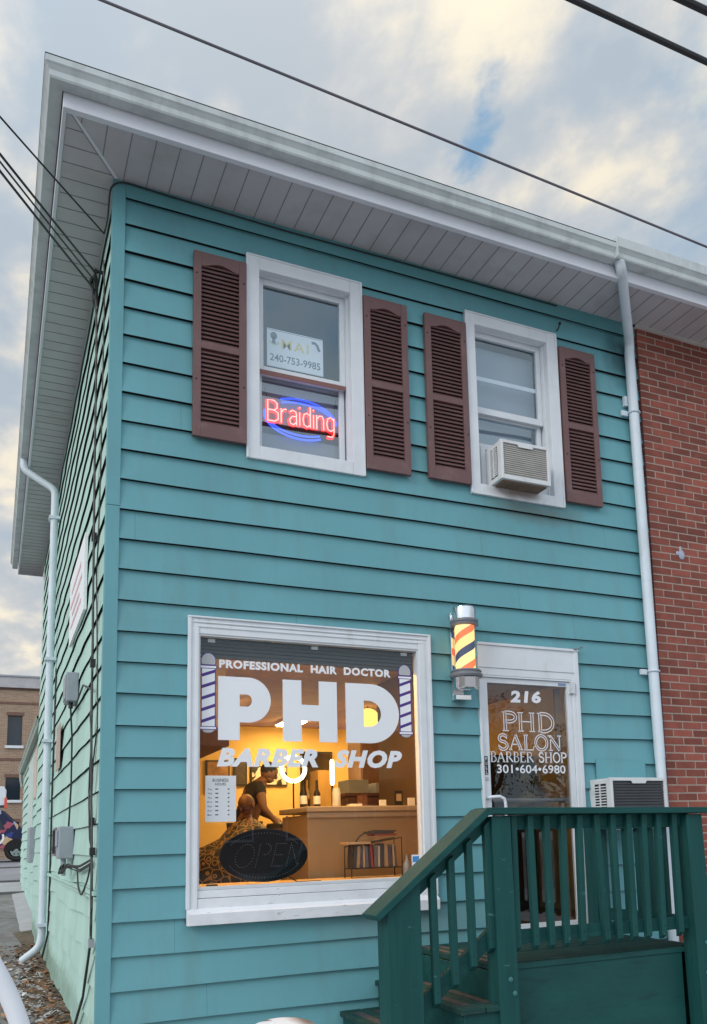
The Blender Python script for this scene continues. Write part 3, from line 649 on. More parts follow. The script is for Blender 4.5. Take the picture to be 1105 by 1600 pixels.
# door lettering: outlined roman capitals
G = {
 'P': [([(.2, 0), (.2, 1)], 1), ([(.2, .98)]+arc(.45, .74, .33, .24, 90, -90, 8)+[(.2, .5)], 1), ([(.05, 0), (.38, 0)], 0), ([(.05, 1), (.2, 1)], 0)],
 'H': [([(.2, 0), (.2, 1)], 1), ([(.85, 0), (.85, 1)], 1), ([(.2, .52), (.85, .52)], 0), ([(.05, 0), (.36, 0)], 0), ([(.05, 1), (.36, 1)], 0), ([(.69, 0), (1, 0)], 0), ([(.69, 1), (1, 1)], 0)],
 'D': [([(.2, 0), (.2, 1)], 1), ([(.2, .98)]+arc(.42, .5, .5, .48, 90, -90, 12)+[(.2, .02)], 1), ([(.05, 0), (.2, 0)], 0), ([(.05, 1), (.2, 1)], 0)],
 'S': [(arc(.42, .75, .27, .23, 20, 270, 10)+arc(.42, .26, .29, .26, 90, -160, 10), 1), ([(.68, .95), (.68, .72)], 0), ([(.12, .05), (.12, .30)], 0)],
 'A': [([(.12, 0), (.5, 1)], 0), ([(.5, 1), (.9, 0)], 1), ([(.26, .36), (.76, .36)], 0), ([(0, 0), (.26, 0)], 0), ([(.72, 0), (1.04, 0)], 0)],
 'L': [([(.2, 0), (.2, 1)], 1), ([(.05, 1), (.37, 1)], 0), ([(.05, 0), (.75, 0), (.8, .26)], 0)],
 'O': [(arc(.5, .5, .42, .49, 0, 360, 20), 1)],
 'N': [([(.2, 0), (.2, 1)], 0), ([(.16, 1), (.88, 0)], 1), ([(.88, 0), (.88, 1)], 0), ([(.04, 0), (.36, 0)], 0), ([(.0, 1), (.2, 1)], 0), ([(.73, 1), (1.03, 1)], 0)],
 'B': [([(.2, 0), (.2, 1)], 1), ([(.2, 1)]+arc(.4, .77, .26, .22, 90, -90, 8)+[(.2, .54)]+arc(.42, .27, .32, .27, 90, -90, 8)+[(.2, 0)], 0), ([(.05, 0), (.2, 0)], 0), ([(.05, 1), (.2, 1)], 0)],
 'R': [([(.2, 0), (.2, 1)], 1), ([(.2, 1)]+arc(.42, .76, .28, .24, 90, -90, 8)+[(.2, .52)], 0), ([(.45, .5), (.92, 0)], 1), ([(.05, 0), (.38, 0)], 0), ([(.05, 1), (.2, 1)], 0)],
 'E': [([(.2, 0), (.2, 1)], 1), ([(.05, 1), (.7, 1), (.72, .82)], 0), ([(.2, .53), (.6, .53)], 0), ([(.05, 0), (.72, 0), (.76, .2)], 0)]}
GW = dict(P=.84, H=1.1, D=1.0, S=.82, A=1.06, L=.86, O=1.0, N=1.08, B=.84, R=.95, E=.84)
def roman(mb, txt, x, z, w, h, y, outline):
    tot = sum(GW.get(c, .6) for c in txt); u = w/tot; cx = x
    for c in txt:
        for pts, thick in G.get(c, []):
            p = [(cx+a*u, z+b*h) for a, b in pts]
            if outline and thick:
                d = .075*h
                for sgn in (-1, 1):
                    q = []
                    for i, pp in enumerate(p):
                        a, b = p[max(i-1, 0)], p[min(i+1, len(p)-1)]; dx, dz = b[0]-a[0], b[1]-a[1]; L = math.hypot(dx, dz) or 1
                        q.append((pp[0]-dz/L*d*sgn, pp[1]+dx/L*d*sgn))
                    ribbon(mb, q, .0075, y)
            else: ribbon(mb, p, (.0115 if thick else .006) if not outline else .0085, y)
        cx += GW.get(c, .6)*u
ty = .0035
mb = MB(); put_text(mb, '216', 2.985, 2.410, ty, .098, .285, bold=.05, space=1.12, shear=.1, slope=.015); mb.build('door_lettering', m_decal, door, fix=False)
mb = MB(); roman(mb, 'PHD', 2.895, 2.188, .49, .145, ty, True); mb.build('door_lettering', m_decal, door, fix=False)
mb = MB(); roman(mb, 'SALON', 2.850, 2.042, .60, .115, ty, True); mb.build('door_lettering', m_decal, door, fix=False)
mb = MB(); roman(mb, 'BARBER SHOP', 2.782, 1.946, .705, .077, ty, False); mb.build('door_lettering', m_decal, door, fix=False)
mb = MB(); put_text(mb, '301\u2022604\u20226980', 2.838, 1.858, ty, .067, .632, bold=.012); mb.build('door_lettering', m_decal, door, fix=False)
# patch panel over the wall air conditioner, small wall fittings
mb = MB(); mb.box(3.745, 4.245, -.034, -.0295, 1.80, 1.955); mb.add([(3.745, -.0342, 1.955), (4.245, -.0342, 1.955), (4.25, -.0342, 1.957), (4.0, -.0342, 1.966), (3.745, -.0342, 1.975)], [(0, 1, 2, 3, 4)]); mb.build('patch_panel', m_teal, house)
mb = MB(); mb.tube([(3.60, -.02, 5.66), (3.60, -.05, 5.67), (3.612, -.055, 5.71)], .006, 6); mb.ellip((3.613, -.055, 5.715), .014, .014, .014); mb.build('wall_hook', m_black, house)
# ---- downspouts
def bend(pts, n=4):
    """rounded corners for a polyline"""
    pts = [Vector(p) for p in pts]; out = [pts[0]]
    for a, b, c in zip(pts, pts[1:], pts[2:]):
        d1, d2 = min(.07, (b-a).length*.4), min(.07, (c-b).length*.4); p, q = b+(a-b).normalized()*d1, b+(c-b).normalized()*d2
        out += [p*(1-t)**2+b*2*t*(1-t)+q*t*t for t in [i/n for i in range(n+1)]]
    return out+[pts[-1]]
mb = MB(); mb.tube(bend([(3.835, -.60, 6.0), (3.86, -.59, 5.93), (4.335, -.085, 5.68), (4.335, -.075, 5.58)]), .043, 14)
for z0_, z1_ in ((4.50, 5.60), (3.50, 4.503), (1.985, 3.503), (.47, 1.988)): mb.tube([(4.335+(5.6-z0_)*.010, -.075, z0_), (4.335+(5.6-z1_)*.010, -.075, z1_)], .042+.002*(int(z0_*10) % 2), 14)
fd = mb.build('downspout', m_dsp, house, smooth='auto')
for z in (5.03, 2.72):
    mb = MB(); x = 4.335+(5.6-z)*.01; mb.tube([(x+.05*math.cos(a), -.075+.05*math.sin(a), z) for a in [R_(-200+10*i) for i in range(23)]], .008, 6); mb.box(x-.11, x-.045, -.05, -.03, z-.025, z+.02); mb.build('pipe_strap', m_dsp, fd)
mb = MB(); mb.box(4.27, 4.30, -.05, -.02, 5.10, 5.19); mb.build('wall_bracket', m_dsp, fd)
mb = MB()
sp = bend([(-.43, 5.15, 6.0), (-.43, 5.15, 5.86), (-.085, 5.0, 5.60), (-.085, 5.0, 5.3), (-.085, 5.05, .42), (-.11, 5.06, .30), (-.27, 5.2, .16)], 5)
mb.tube(sp, .042, 12); sd_dsp = mb.build('downspout', m_dsp, house, smooth='auto')
mb = MB()
for z in (5.25, 3.55, 2.6, .55): mb = MB(); mb.box(-.145, -.02, 4.95, 5.09, z-.018, z+.018); mb.build('pipe_strap', m_dsp, sd_dsp)
mb = MB(); mb.tube([(-.03, 4.75, 3.4), (-.035, 4.78, 2), (-.03, 4.8, .9), (-.03, 4.9, .45), (-.08, 4.95, .2)], .012, 6); mb.build('conduit', m_wire, house)
# ---- low rear wing
wing = MB(); WX = .10
rw = clap(9.15, 19.2, 11, 28, [], lambda u, o, z: (WX-o, u, z+.25), 2, wavs, .3, .02, ztop=3.25, zbot=.0)
rw_ = rw.build('rear_wing_wall', m_mint, house, fix=False)
mb = MB(); mb.box(WX+.005, 6, 9.2, 19.15, 0, 3.42); mb.build('rear_wing_core', m_mint, house)
mb = MB(); gutter(mb, (WX-.03, 19.6), (WX-.03, 9.2), (-1, 0, 0), zb=3.34, h=.13, w=.12); mb.box(WX-.03, WX+.01, 9.2, 19.5, 3.26, 3.45)
mb.tube(bend([(WX-.09, 19.3, 3.36), (WX-.09, 19.3, 3.2), (WX-.05, 19.3, 3.0)]), .04, 8)
mb.build('rear_wing_gutter', mat('mossy gutter', (.32, .37, .33), .7, .3, 6), house)
mb = MB(); mb.add([(WX-.15, 9.15, 3.46), (6, 9.15, 3.46), (6, 19.6, 3.46), (WX-.15, 19.6, 3.46), (3, 9.15, 4.3), (3, 19.6, 4.3)], [(0, 1, 4), (1, 2, 5, 4), (2, 3, 5), (3, 0, 4, 5), (0, 3, 2, 1)]); mb.build('rear_wing_roof', m_shed, house)
mb = MB(); mb.box(WX-.04, WX-.02, 12.6, 15.2, 1.75, 3.2); mb.build('rear_wing_panel', mat('pale mint panel', (.50, .60, .56), .6, .05), house)
mb = MB(); mb.box(WX-.045, WX-.02, 11.2, 12.2, 2.3, 3.2); mb.build('bare_patch', mat('faded pink strip', (.55, .44, .38), .9, .15), house)
mb = MB(); mb.box(WX-.14, WX-.02, 10.6, 11.7, 1.15, 1.75); mb.build('utility_box', m_galv, house)

# =================================================================== BRICK NEIGHBOUR
nb = thing('brick_building', 'red brick building adjoining the teal house on its right', 'building', (6.6, 0, GZ))
BX0, BY, BX1 = 4.462, -.045, 8.9
mb = MB(); mb.box(BX0+.006, BX1, BY+.0025, .30, GZ, 5.985); mb.build('mortar_wall', m_mort, nb)
mb = MB(); ch, bl, mj = .0677, .203, .0125
row = 0; z = GZ
while z+ch < 5.97:
    x = BX0+(0 if row % 2 == 0 else -.1065); first = True
    while x < BX1:
        a, b = max(x, BX0), min(x+bl, BX1)
        if b-a > .04 and (a < 6.3 or z < 99):
            j = random.uniform(-.0015, .0015)
            if a < 6.6: mb.box(a, b, BY+j, BY+.05, z, z+ch-mj)
            else: mb.add([(a, BY+j, z), (b, BY+j, z), (b, BY+j, z+ch-mj), (a, BY+j, z+ch-mj)], [(0, 1, 2, 3)])
        x += bl+mj
    row += 1; z += ch
mb.build('brick_facing', m_brick, nb, fix=False)
mb = MB(); mb.box(BX0-.03, BX1, BY-.02, BY+.06, 5.93, ZS-.001+.0); mb.box(BX0-.03, BX1, BY-.022, -.001, 5.895, 5.93)
mb.v = [(x, y, z-.02) for x, y, z in mb.v]
mb.build('frieze_trim', mat('beige trim', (.50, .46, .43), .6, .1), nb)
mb = MB(); gutter(mb, (3.768, -.547), (EX+.5, -.547), (0, -1, 0), zb=5.99, h=.165, w=.125)
mb.box(3.766, 3.772, -.675, -.547, 5.985, 6.16)
mb.build('gutter', m_gut, nb)
mb = MB(); mb.ellip((4.80, BY-.001, 3.80), .035, .008, .045, 10, 6); mb.ellip((4.755, BY-.001, 3.81), .02, .006, .02, 10, 6); mb.ellip((4.79, BY-.001, 3.85), .015, .006, .03, 10, 6)
mb.build('mortar_patch', mat('grey blue sealant', (.36, .40, .50), .8, .2, 30), nb)

# =================================================================== WOODEN STOOP
st = thing('wooden_stoop', 'dark green wooden stoop with railings and side steps at the shop door', 'stoop', (2.8, -.6, GZ))
DZ = .632; DX0_, DX1_, DY = 2.08, 3.66, -1.12
mb = MB(); n = 8
for i in range(n): mb.box(DX0_+.001*(i % 2), DX1_, DY+(0-.01-DY)*i/n+.003, DY+(-.01-DY)*(i+1)/n-.003, DZ-.035, DZ-.001*(i % 3))
mb.build('deck_boards', m_greenw, st, bevel=.003)
mb = MB(); mb.box(2.17, 3.50, DY-.024, DY-.002, GZ, DZ-.037); mb.box(2.16, 3.52, DY-.034, DY-.002, DZ-.036, DZ-.004); mb.box(DX1_-.03, DX1_-.002, DY, -.02, GZ, DZ-.04)
sk = mb.build('skirt_panel', mat('green painted plywood', (.009, .068, .064), .5, .16, 3, .3, 12, spec=.3, dirt=(.008, .042, .042), dscale=(3, 3, 14), dlo=.56, dhi=.7, damt=.8, stretch=(1, 1, 2.5)), st, bevel=.003)
PY0, PY1 = -1.275, -1.146
def post(x0, x1, z0, z1, y0=PY0, y1=PY1, lean=0., cut=None):
    mb = MB(); mb.add([(x0, y0, z0), (x1, y0, z0), (x1, y1, z0), (x0, y1, z0), (x0+lean, y0, z1), (x1+lean, y0, z1 if not cut else cut), (x1+lean, y1, z1 if not cut else cut), (x0+lean, y1, z1)],
                      [(0, 3, 2, 1), (4, 5, 6, 7), (0, 1, 5, 4), (1, 2, 6, 5), (2, 3, 7, 6), (3, 0, 4, 7)])
    return mb.build('post', m_green, st, bevel=.005)
def bolts(po, pts):
    for x, z in pts:
        mb = MB(); mb.ellip((x, PY0-.001, z), .016, .010, .016, 10, 6); mb.build('bolt', mat('green bolt', (.03, .14, .14), .3, .1), po)
pl = post(2.028, 2.158, GZ, 1.50, lean=-.012); bolts(pl, [(2.10, .565), (2.125, .485)])
pr = post(3.53, 3.665, GZ, 1.492, lean=-.03); bolts(pr, [(3.60, .66), (3.61, .54), (3.59, .47)])
p3 = post(1.340, 1.545, GZ, .985, -1.275, -1.13, lean=-.006, cut=1.145)
post(3.585, 3.715, DZ, 1.50, -.155, -.026)
mb = MB(); mb.add([(1.988, -1.305, 1.512), (3.71, -1.305, 1.498), (3.71, -1.115, 1.498), (1.988, -1.115, 1.512), (1.988, -1.305, 1.551), (3.71, -1.305, 1.536), (3.71, -1.115, 1.536), (1.988, -1.115, 1.551)], [(0, 3, 2, 1), (4, 5, 6, 7), (0, 1, 5, 4), (1, 2, 6, 5), (2, 3, 7, 6), (3, 0, 4, 7)])
mb.build('cap_rail', m_greenh, st, bevel=.004)
mb = MB(); mb.box(3.54, 3.70, -1.11, -.03, 1.50, 1.537); mb.build('cap_rail', m_greenh, st, bevel=.004)
# sloping stair cap
mb = MB(); mb.beam((1.262, -1.21, .962), (1.984, -1.21, 1.531), .19, .040); mb.build('stair_cap_rail', m_greenh, st, bevel=.004)
mb = MB(); mb.box(2.15, 3.53, -1.215, -1.178, 1.418, 1.505); mb.build('top_rail', m_greenh, st, bevel=.003)
mb = MB(); mb.box(2.15, 3.54, -1.215, -1.178, .752, .832); mb.build('bottom_rail', m_greenh, st, bevel=.003)
mb = MB(); mb.beam((1.52, -1.195, 1.085), (2.03, -1.195, 1.487), .037, .085); mb.build('stair_top_rail', m_greenh, st, bevel=.003)
mb = MB(); mb.beam((1.30, -1.195, .255), (2.03, -1.195, .815), .037, .088); mb.build('stair_bottom_rail', m_greenh, st, bevel=.003)
mb = MB(); mb.box(3.60, 3.637, -1.146, -.15, 1.41, 1.50); mb.build('top_rail', m_greenh, st, bevel=.003)
mb = MB(); mb.box(3.60, 3.637, -1.146, -.15, .735, .82); mb.build('bottom_rail', m_greenh, st, bevel=.003)
def baluster(x, z0, z1, dx=0., slope=0., y0=-1.254, y1=-1.216, w=.040):
    mb = MB(); a = x-w/2; b = x+w/2
    mb.add([(a+dx, y0, z0+.03), (b+dx, y0, z0+.03), (b+dx, y1, z0), (a+dx, y1, z0), (a, y0, z1), (b, y0, z1+slope*w), (b, y1, z1+slope*w), (a, y1, z1)], [(0, 3, 2, 1), (4, 5, 6, 7), (0, 1, 5, 4), (1, 2, 6, 5), (2, 3, 7, 6), (3, 0, 4, 7)])
    o = mb.build('baluster', m_green, st, bevel=.003)
    for z in (z1-.055, z0+.085): mb = MB(); mb.tube([(x+dx*(z < 1.0), y0-.0008, z), (x+dx*(z < 1.0), y0+.002, z)], .004, 6); mb.build('screw', m_dark, o)
for i, x in enumerate([2.183, 2.300, 2.418, 2.540, 2.664, 2.790, 2.918, 3.044, 3.168, 3.288, 3.418]):
    baluster(x, .705+.003*math.sin(i*2), 1.500, dx=(.040 if i == 5 else .012*math.sin(i*1.3)-.004))
for i, x in enumerate([1.515, 1.632, 1.752, 1.872, 1.996]):
    s = .778; baluster(x, .355+.09*i, 1.065+(x-1.515)*.79, slope=.78, dx=.008)
for y in (-.30, -.44, -.58, -.72, -.86, -1.0):
    mb = MB(); mb.box(3.64, 3.676, y-.02, y+.02, .71, 1.498); mb.build('baluster', m_green, st, bevel=.003)
# steps
def step(x0, x1, z, y0, y1, edge):
    mb = MB(); mid = (x0+x1)/2
    mb.box(x0-.025, mid-.003, y0, y1, z-.036, z); mb.box(mid+.003, x1+.02, y0, y1, z-.036, z-.001)
    o = mb.build('tread', m_greenw, st, bevel=.006)
    mb = MB(); mb.box(x0+.03, x0+.085, y0+.10, y1-.12, z, z+.002); mb.box(x1-.09, x1-.04, y0+.10, y1-.12, z, z+.002); mb.build('grip_strip', mat('worn brown grip strip', (.05, .05, .055), .9, .3, 20, dirt=(.3, .29, .27), dscale=(20, 4, 20), dlo=.62, dhi=.70), o)
    mb = MB(); mb.box(x0, x0+.025, y0+.02, y1, GZ, z-.038); mb.box(x0+.025, x1, y0+.02, y0+.045, GZ, z-.038); mb.build('riser', m_greenh, st, bevel=.003)
step(1.80, 2.07, .431, -1.27, -.03, 0); step(1.54, 1.80, .256, -1.27, -.03, 0)
mb = MB(); mb.box(2.055, 2.079, -1.11, -.02, GZ, DZ-.038); mb.build('riser', m_greenh, st)
mb = MB(); mb.box(2.11, 2.16, DY+.02, -.06, DZ, DZ+.002); mb.box(2.2, 2.25, DY+.02, -.06, DZ, DZ+.002); mb.build('grip_strip', mat('brown grip strip', (.085, .07, .06), .9, .3, 20), st)

# =================================================================== AIR CONDITIONERS
def aircon(label, x0, x1, y0, y1, z0, z1, gm_, tilt=0., name='air_conditioner', group=None):
    r = thing(name, label, 'air conditioner', ((x0+x1)/2, y1, z0))
    mb = MB(); w = .022
    mb.box(x0, x1, y0+.03, y1, z0, z1); c = mb.build('casing', m_acw, r, bevel=.006)
    mb = MB(); mb.box(x0-.003, x0+w, y0, y0+.032, z0-.003, z1+.003); mb.box(x1-w, x1+.003, y0, y0+.032, z0-.003, z1+.003); mb.box(x0+w, x1-w, y0, y0+.032, z0-.003, z0+w+.01); mb.box(x0+w, x1-w, y0, y0+.032, z1-w, z1+.003)
    m_ = (x0+x1)/2+.02
    mb.add([(m_-.10, y0-.002, z1-.018), (m_+.06, y0-.002, z1-.018), (m_+.045, y0-.002, z1-.042), (m_-.085, y0-.002, z1-.042)], [(3, 2, 1, 0)])
    mb.build('front_frame', m_acw, r, bevel=.003)
    mb = MB(); mb.box(x0+w, x1-w, y0+.018, y0+.028, z0+w+.01, z1-w)
    n = 15
    for i in range(n):
        z = z0+w+.012+(z1-z0-2*w-.015)*i/n; mb.box(x0+w, x1-w, y0+.010, y0+.018, z, z+(z1-z0)/n*.45)
    mb.build('grille', gm_, r)
    mb = MB(); nn = 14; ya, yb = y0+.06, y0+(y1-y0)*.62
    mb.m = 0; mb.box(x0-.0035, x0-.001, ya, yb, z0+.04, z1-.04); mb.m = 1
    for i in range(nn): z = z0+.045+(z1-z0-.09)*i/nn; mb.box(x0-.010, x0-.0035, ya, yb, z, z+.009)
    mb.box(x0-.011, x0-.0035, (ya+yb)/2-.006, (ya+yb)/2+.006, z0+.04, z1-.04)
    mb.build('side_louvers', [m_dark, m_acw], r)
    return r
ac1 = aircon('off white air conditioner sticking out of the upstairs right window', 2.872, 3.325, -.205, .05, 4.152, 4.47, m_acg)
mb = MB(); mb.box(2.90, 3.30, -.18, -.05, 4.135, 4.150); mb.build('drip_pan', mat('rusty brown pan', (.16, .10, .07), .8, .3, 10), ac1)
aircon('white air conditioner with dark grille in the wall behind the stoop railing', 3.685, 4.235, -.28, .04, 1.41, 1.805, m_acd)

# =================================================================== BARBER POLE
bp_ = thing('barber_pole', 'lit barber pole with red yellow and blue stripes beside the shop door', 'barber pole', (2.505, -.15, 2.40))
cx, cy = 2.508, -.158
mb = MB(); mb.lathe([(.060, 0), (.088, .006), (.097, .02), (.097, .085), (.10, .09)], (cx, cy, 2.455), 32); mb.build('base_cap', m_chrome, bp_, smooth='auto')
mb = MB(); mb.lathe([(.100, 0), (.120, .006), (.126, .02), (.122, .03), (.112, .034), (.112, .042), (.118, .048), (.110, .060), (.09, .062)], (cx, cy, 2.545), 36); mb.build('lower_ring', m_greyp, bp_, smooth='auto')
mb = MB(); mb.lathe([(.088, 0), (.105, .004), (.107, .016), (.099, .022), (.105, .028), (.105, .045), (.092, .050)], (cx, cy, 2.940), 36); mb.build('upper_ring', m_greyp, bp_, smooth='auto')
mb = MB(); mb.lathe([(.088, 0), (.090, .07), (.086, .088), (.070, .102), (.03, .110), (.0, .111)], (cx, cy, 2.990), 36); mb.build('top_cap', m_chrome, bp_, smooth='auto')
# glowing striped cylinder
ms = bpy.data.materials.new('lit barber stripes'); ms.use_nodes = True; t = ms.node_tree; N = t.nodes; L = t.links; N.clear()
g_ = N.new('ShaderNodeNewGeometry'); sb = N.new('ShaderNodeVectorMath'); sb.operation = 'SUBTRACT'; L.new(g_.outputs['Position'], sb.inputs[0]); sb.inputs[1].default_value = (cx, cy, 2.6)
sp_ = N.new('ShaderNodeSeparateXYZ'); L.new(sb.outputs[0], sp_.inputs[0])
def mt(op, a, b=None):
    n = N.new('ShaderNodeMath'); n.operation = op
    for i, x in enumerate((a, b)):
        if x is None: continue
        if isinstance(x, (int, float)): n.inputs[i].default_value = x
        else: L.new(x, n.inputs[i])
    return n.outputs[0]
ang = mt('DIVIDE', mt('ARCTAN2', sp_.outputs[1], sp_.outputs[0]), 6.28318)
ph = mt('FRACT', mt('ADD', mt('SUBTRACT', mt('DIVIDE', sp_.outputs[2], .272), ang), .03))
cr = N.new('ShaderNodeValToRGB'); L.new(ph, cr.inputs[0]); e = cr.color_ramp; e.interpolation = 'CONSTANT'
e.elements[0].position = 0; e.elements[0].color = (1.0, .66, .24, 1); e.elements[1].position = .29; e.elements[1].color = (1.0, .17, .05, 1)
a_ = e.elements.new(.49); a_.color = (1.0, .72, .30, 1); a_ = e.elements.new(.78); a_.color = (.04, .05, .10, 1)
em = N.new('ShaderNodeEmission'); L.new(cr.outputs[0], em.inputs[0]); em.inputs[1].default_value = 1.5
ou = N.new('ShaderNodeOutputMaterial'); L.new(em.outputs[0], ou.inputs[0])
mb = MB(); mb.lathe([(.074, 0), (.074, .345)], (cx, cy, 2.60), 40); mb.build('striped_cylinder', ms, bp_, smooth='auto')
mb = MB(); mb.lathe([(.087, 0), (.087, .34)], (cx, cy, 2.602), 40); mb.build('glass_tube', m_clear, bp_, smooth='auto')
mb = MB(); mb.box(2.452, 2.545, -.045, -.020, 2.395, 3.07); mb.box(2.47, 2.53, -.09, -.045, 3.0, 3.06); mb.box(2.47, 2.53, -.09, -.045, 2.46, 2.52); mb.box(2.452, 2.58, -.10, -.045, 2.395, 2.435); mb.build('bracket', m_chrome, bp_, bevel=.004)

# =================================================================== SIGNS IN THE UPSTAIRS WINDOW
ns = thing('neon_sign', 'glowing red and blue neon braiding sign in the upstairs left window', 'neon sign', (1.33, .135, 4.30))
m_red = emis('red neon', (1.0, .03, .025), 1.5); m_redc = emis('pink neon core', (1.0, .45, .38), 2.2); m_blue = emis('blue neon dots', (.05, .10, 1.0), 2.2)
ny = .133; s_ = -.105
def sl_(x, z): return (x, ny, z)
NG = {'B': [[(0, 0), (0, 1), (.35, 1), (.52, .88), (.52, .65), (.35, .53), (0, .53)], [(.35, .53), (.58, .42), (.58, .12), (.38, 0), (0, 0)]],
      'r': [[(0, 0), (0, .68)], [(0, .45), (.12, .64), (.30, .68)]],
      'a': [[(.04, .60), (.18, .69), (.36, .64), (.40, .5), (.40, 0)], [(.40, .42), (.14, .38), (.0, .2), (.08, .03), (.24, 0), (.40, .14)]],
      'i': [[(0, 0), (0, .66)], [(0, .86), (0, .92)]],
      'd': [[(.42, 0), (.42, 1)], [(.42, .55), (.24, .68), (.06, .60), (0, .34), (.06, .08), (.24, 0), (.42, .12)]],
      'n': [[(0, 0), (0, .68)], [(0, .48), (.16, .66), (.32, .66), (.40, .5), (.40, 0)]],
      'g': [[(.42, .66), (.42, -.12), (.32, -.28), (.04, -.28)], [(.42, .55), (.24, .68), (.06, .60), (0, .34), (.06, .08), (.24, 0), (.42, .12)]]}
NWd = dict(B=.62, r=.34, a=.46, i=.06, d=.48, n=.46, g=.48)
mb = MB(); mc = MB(); x = 1.088; u = .160
for ch in 'Braiding':
    for pts in NG[ch]:
        P3 = [(x+a*u*.85, ny, 4.437+b*u) for a, b in pts]
        mb.tube(P3, .0160, 8); mc.tube([(a, b-.013, c) for a, b, c in P3], .0045, 6)
    x += (NWd[ch]+.125)*u*.85
mb.build('red_tubing', m_red, ns); mc.build('tube_core', m_redc, ns)
for a0, a1 in ((2, 122), (172, 302)):
    for dr in (0, .028):
        mb = MB(); pts = arc(1.345, 4.495, .268+dr*.4, .128+dr, a0, a1, 60)
        for a, b in pts: mb.ellip((a, ny, b), (.0085), .005, .0085, 6, 4)
        mb.build('blue_bulbs', m_blue, ns)
mb = MB(); mb.box(1.03, 1.66, ny+.018, ny+.026, 4.355, 4.435); mb.build('backing_bar', m_black, ns)
mb = MB(); mb.tube([(1.10, ny, 4.58), (1.07, ny+.01, 4.70)], .002, 5); mb.tube([(1.60, ny, 4.5), (1.63, ny+.01, 4.72)], .002, 5); mb.build('hanging_chain', m_black, ns)
ys_ = thing('window_sign', 'white phone number sign standing in the upstairs left window', 'sign', (1.29, .12, 4.85))
mb = MB(); mb.box(1.083, 1.520, .112, .118, 4.862, 5.160); mb.build('sign_board', m_paper, ys_)
mb = MB(); mb.box(1.083, 1.52, .1112, .112, 5.150, 5.153); put_text(mb, '240-753-9985', 1.105, 4.905, .1112, .058, .392, bold=.012); mb.build('phone_number', mat('blue grey ink', (.10, .14, .20), .7, .05), ys_, fix=False)
mb = MB(); put_text(mb, 'MAI', 1.195, 5.015, .1112, .078, .21, bold=.01, space=1.2); mb.build('yellow_letters', mat('pale yellow ink', (.75, .60, .22), .7, .05), ys_, fix=False)
mb = MB(); mb.m = 0; mb.add([(a, .1112, b) for a, b in arc(1.135, 5.105, .026, .030, 0, 360, 14)[:-1]], [tuple(range(14))]); mb.add([(1.12, .1112, 5.04), (1.15, .1112, 5.04), (1.14, .1112, 5.10), (1.125, .1112, 5.10)], [(0, 1, 2, 3)])
ribbon(mb, [(1.43, 5.115), (1.455, 5.118), (1.475, 5.10), (1.485, 5.07), (1.495, 5.06)], .022, .1112)
mb.m = 1; ribbon(mb, arc(1.14, 5.07, .035, .035, 200, 340, 8), .012, .1111)
mb.build('sign_picture', [mat('grey ink', (.12, .15, .17), .7, .05), mat('pale green ink', (.5, .6, .35), .7, .05)], ys_, fix=False)

# =================================================================== SHOP INTERIOR (parts of the house)
FZ, CZ, BYk = .66, 2.86, 5.2
mb = MB(); mb.box(.10, 4.42, .03, BYk, FZ-.03, FZ); mb.build('shop_floor', m_floor, house)
mb = MB(); n = 24
for i in range(n): mb.box(.10, 4.42, .03+(BYk-.03)*i/n+.003, .03+(BYk-.03)*(i+1)/n-.003, CZ, CZ+.02)
mb.box(.10, 4.42, .03, BYk, CZ+.021, CZ+.05); mb.build('shop_ceiling', m_ceil, house)
mb = MB(); mb.box(.08, 4.44, BYk, BYk+.03, FZ, CZ); mb.box(4.42, 4.45, .03, BYk, FZ, CZ); mb.build('shop_back_wall', m_yel, house)
mb = MB(); mb.box(.07, .10, .03, BYk, FZ, CZ)
for i in range(17): mb.box(.10, .104, .2+i*.3, .21+i*.3, FZ, CZ)
mb.build('shop_side_wall', m_panel, house)
mb = MB(); mb.box(.10, .85, .4, BYk-.01, 2.20, CZ-.002); mb.build('ceiling_bulkhead', m_panel, house)
mb = MB(); mb.box(.10, .875, .4, BYk-.01, 2.07, 2.198); mb.build('bulkhead_trim', m_dwood, house)
mb = MB(); mb.box(.10, 2.69, .022, .030, FZ, gz0-.03); mb.box(.10, gx0-.013, .021, .030, gz0-.03, CZ); mb.box(gx1+.013, 2.68, .021, .03, gz0-.03, CZ); mb.box(gx0-.013, gx1+.013, .021, .03, gz1+.012, CZ); mb.box(3.63, 4.42, .022, .03, FZ, CZ); mb.box(2.68, 3.63, .022, .03, 2.62, CZ)
mb.build('shop_front_lining', m_panel, house)
mb = MB(); mb.box(2.675, 2.70, .032, 1.9, FZ, CZ-.001); mb.box(2.70, 4.42, 1.9, 1.925, FZ, 2.2); mb.build('light_block_partition', mat('dark brown light block', (.10, .055, .03), .6, .15), house)  # invented dark wall that keeps shop light away from the door glass
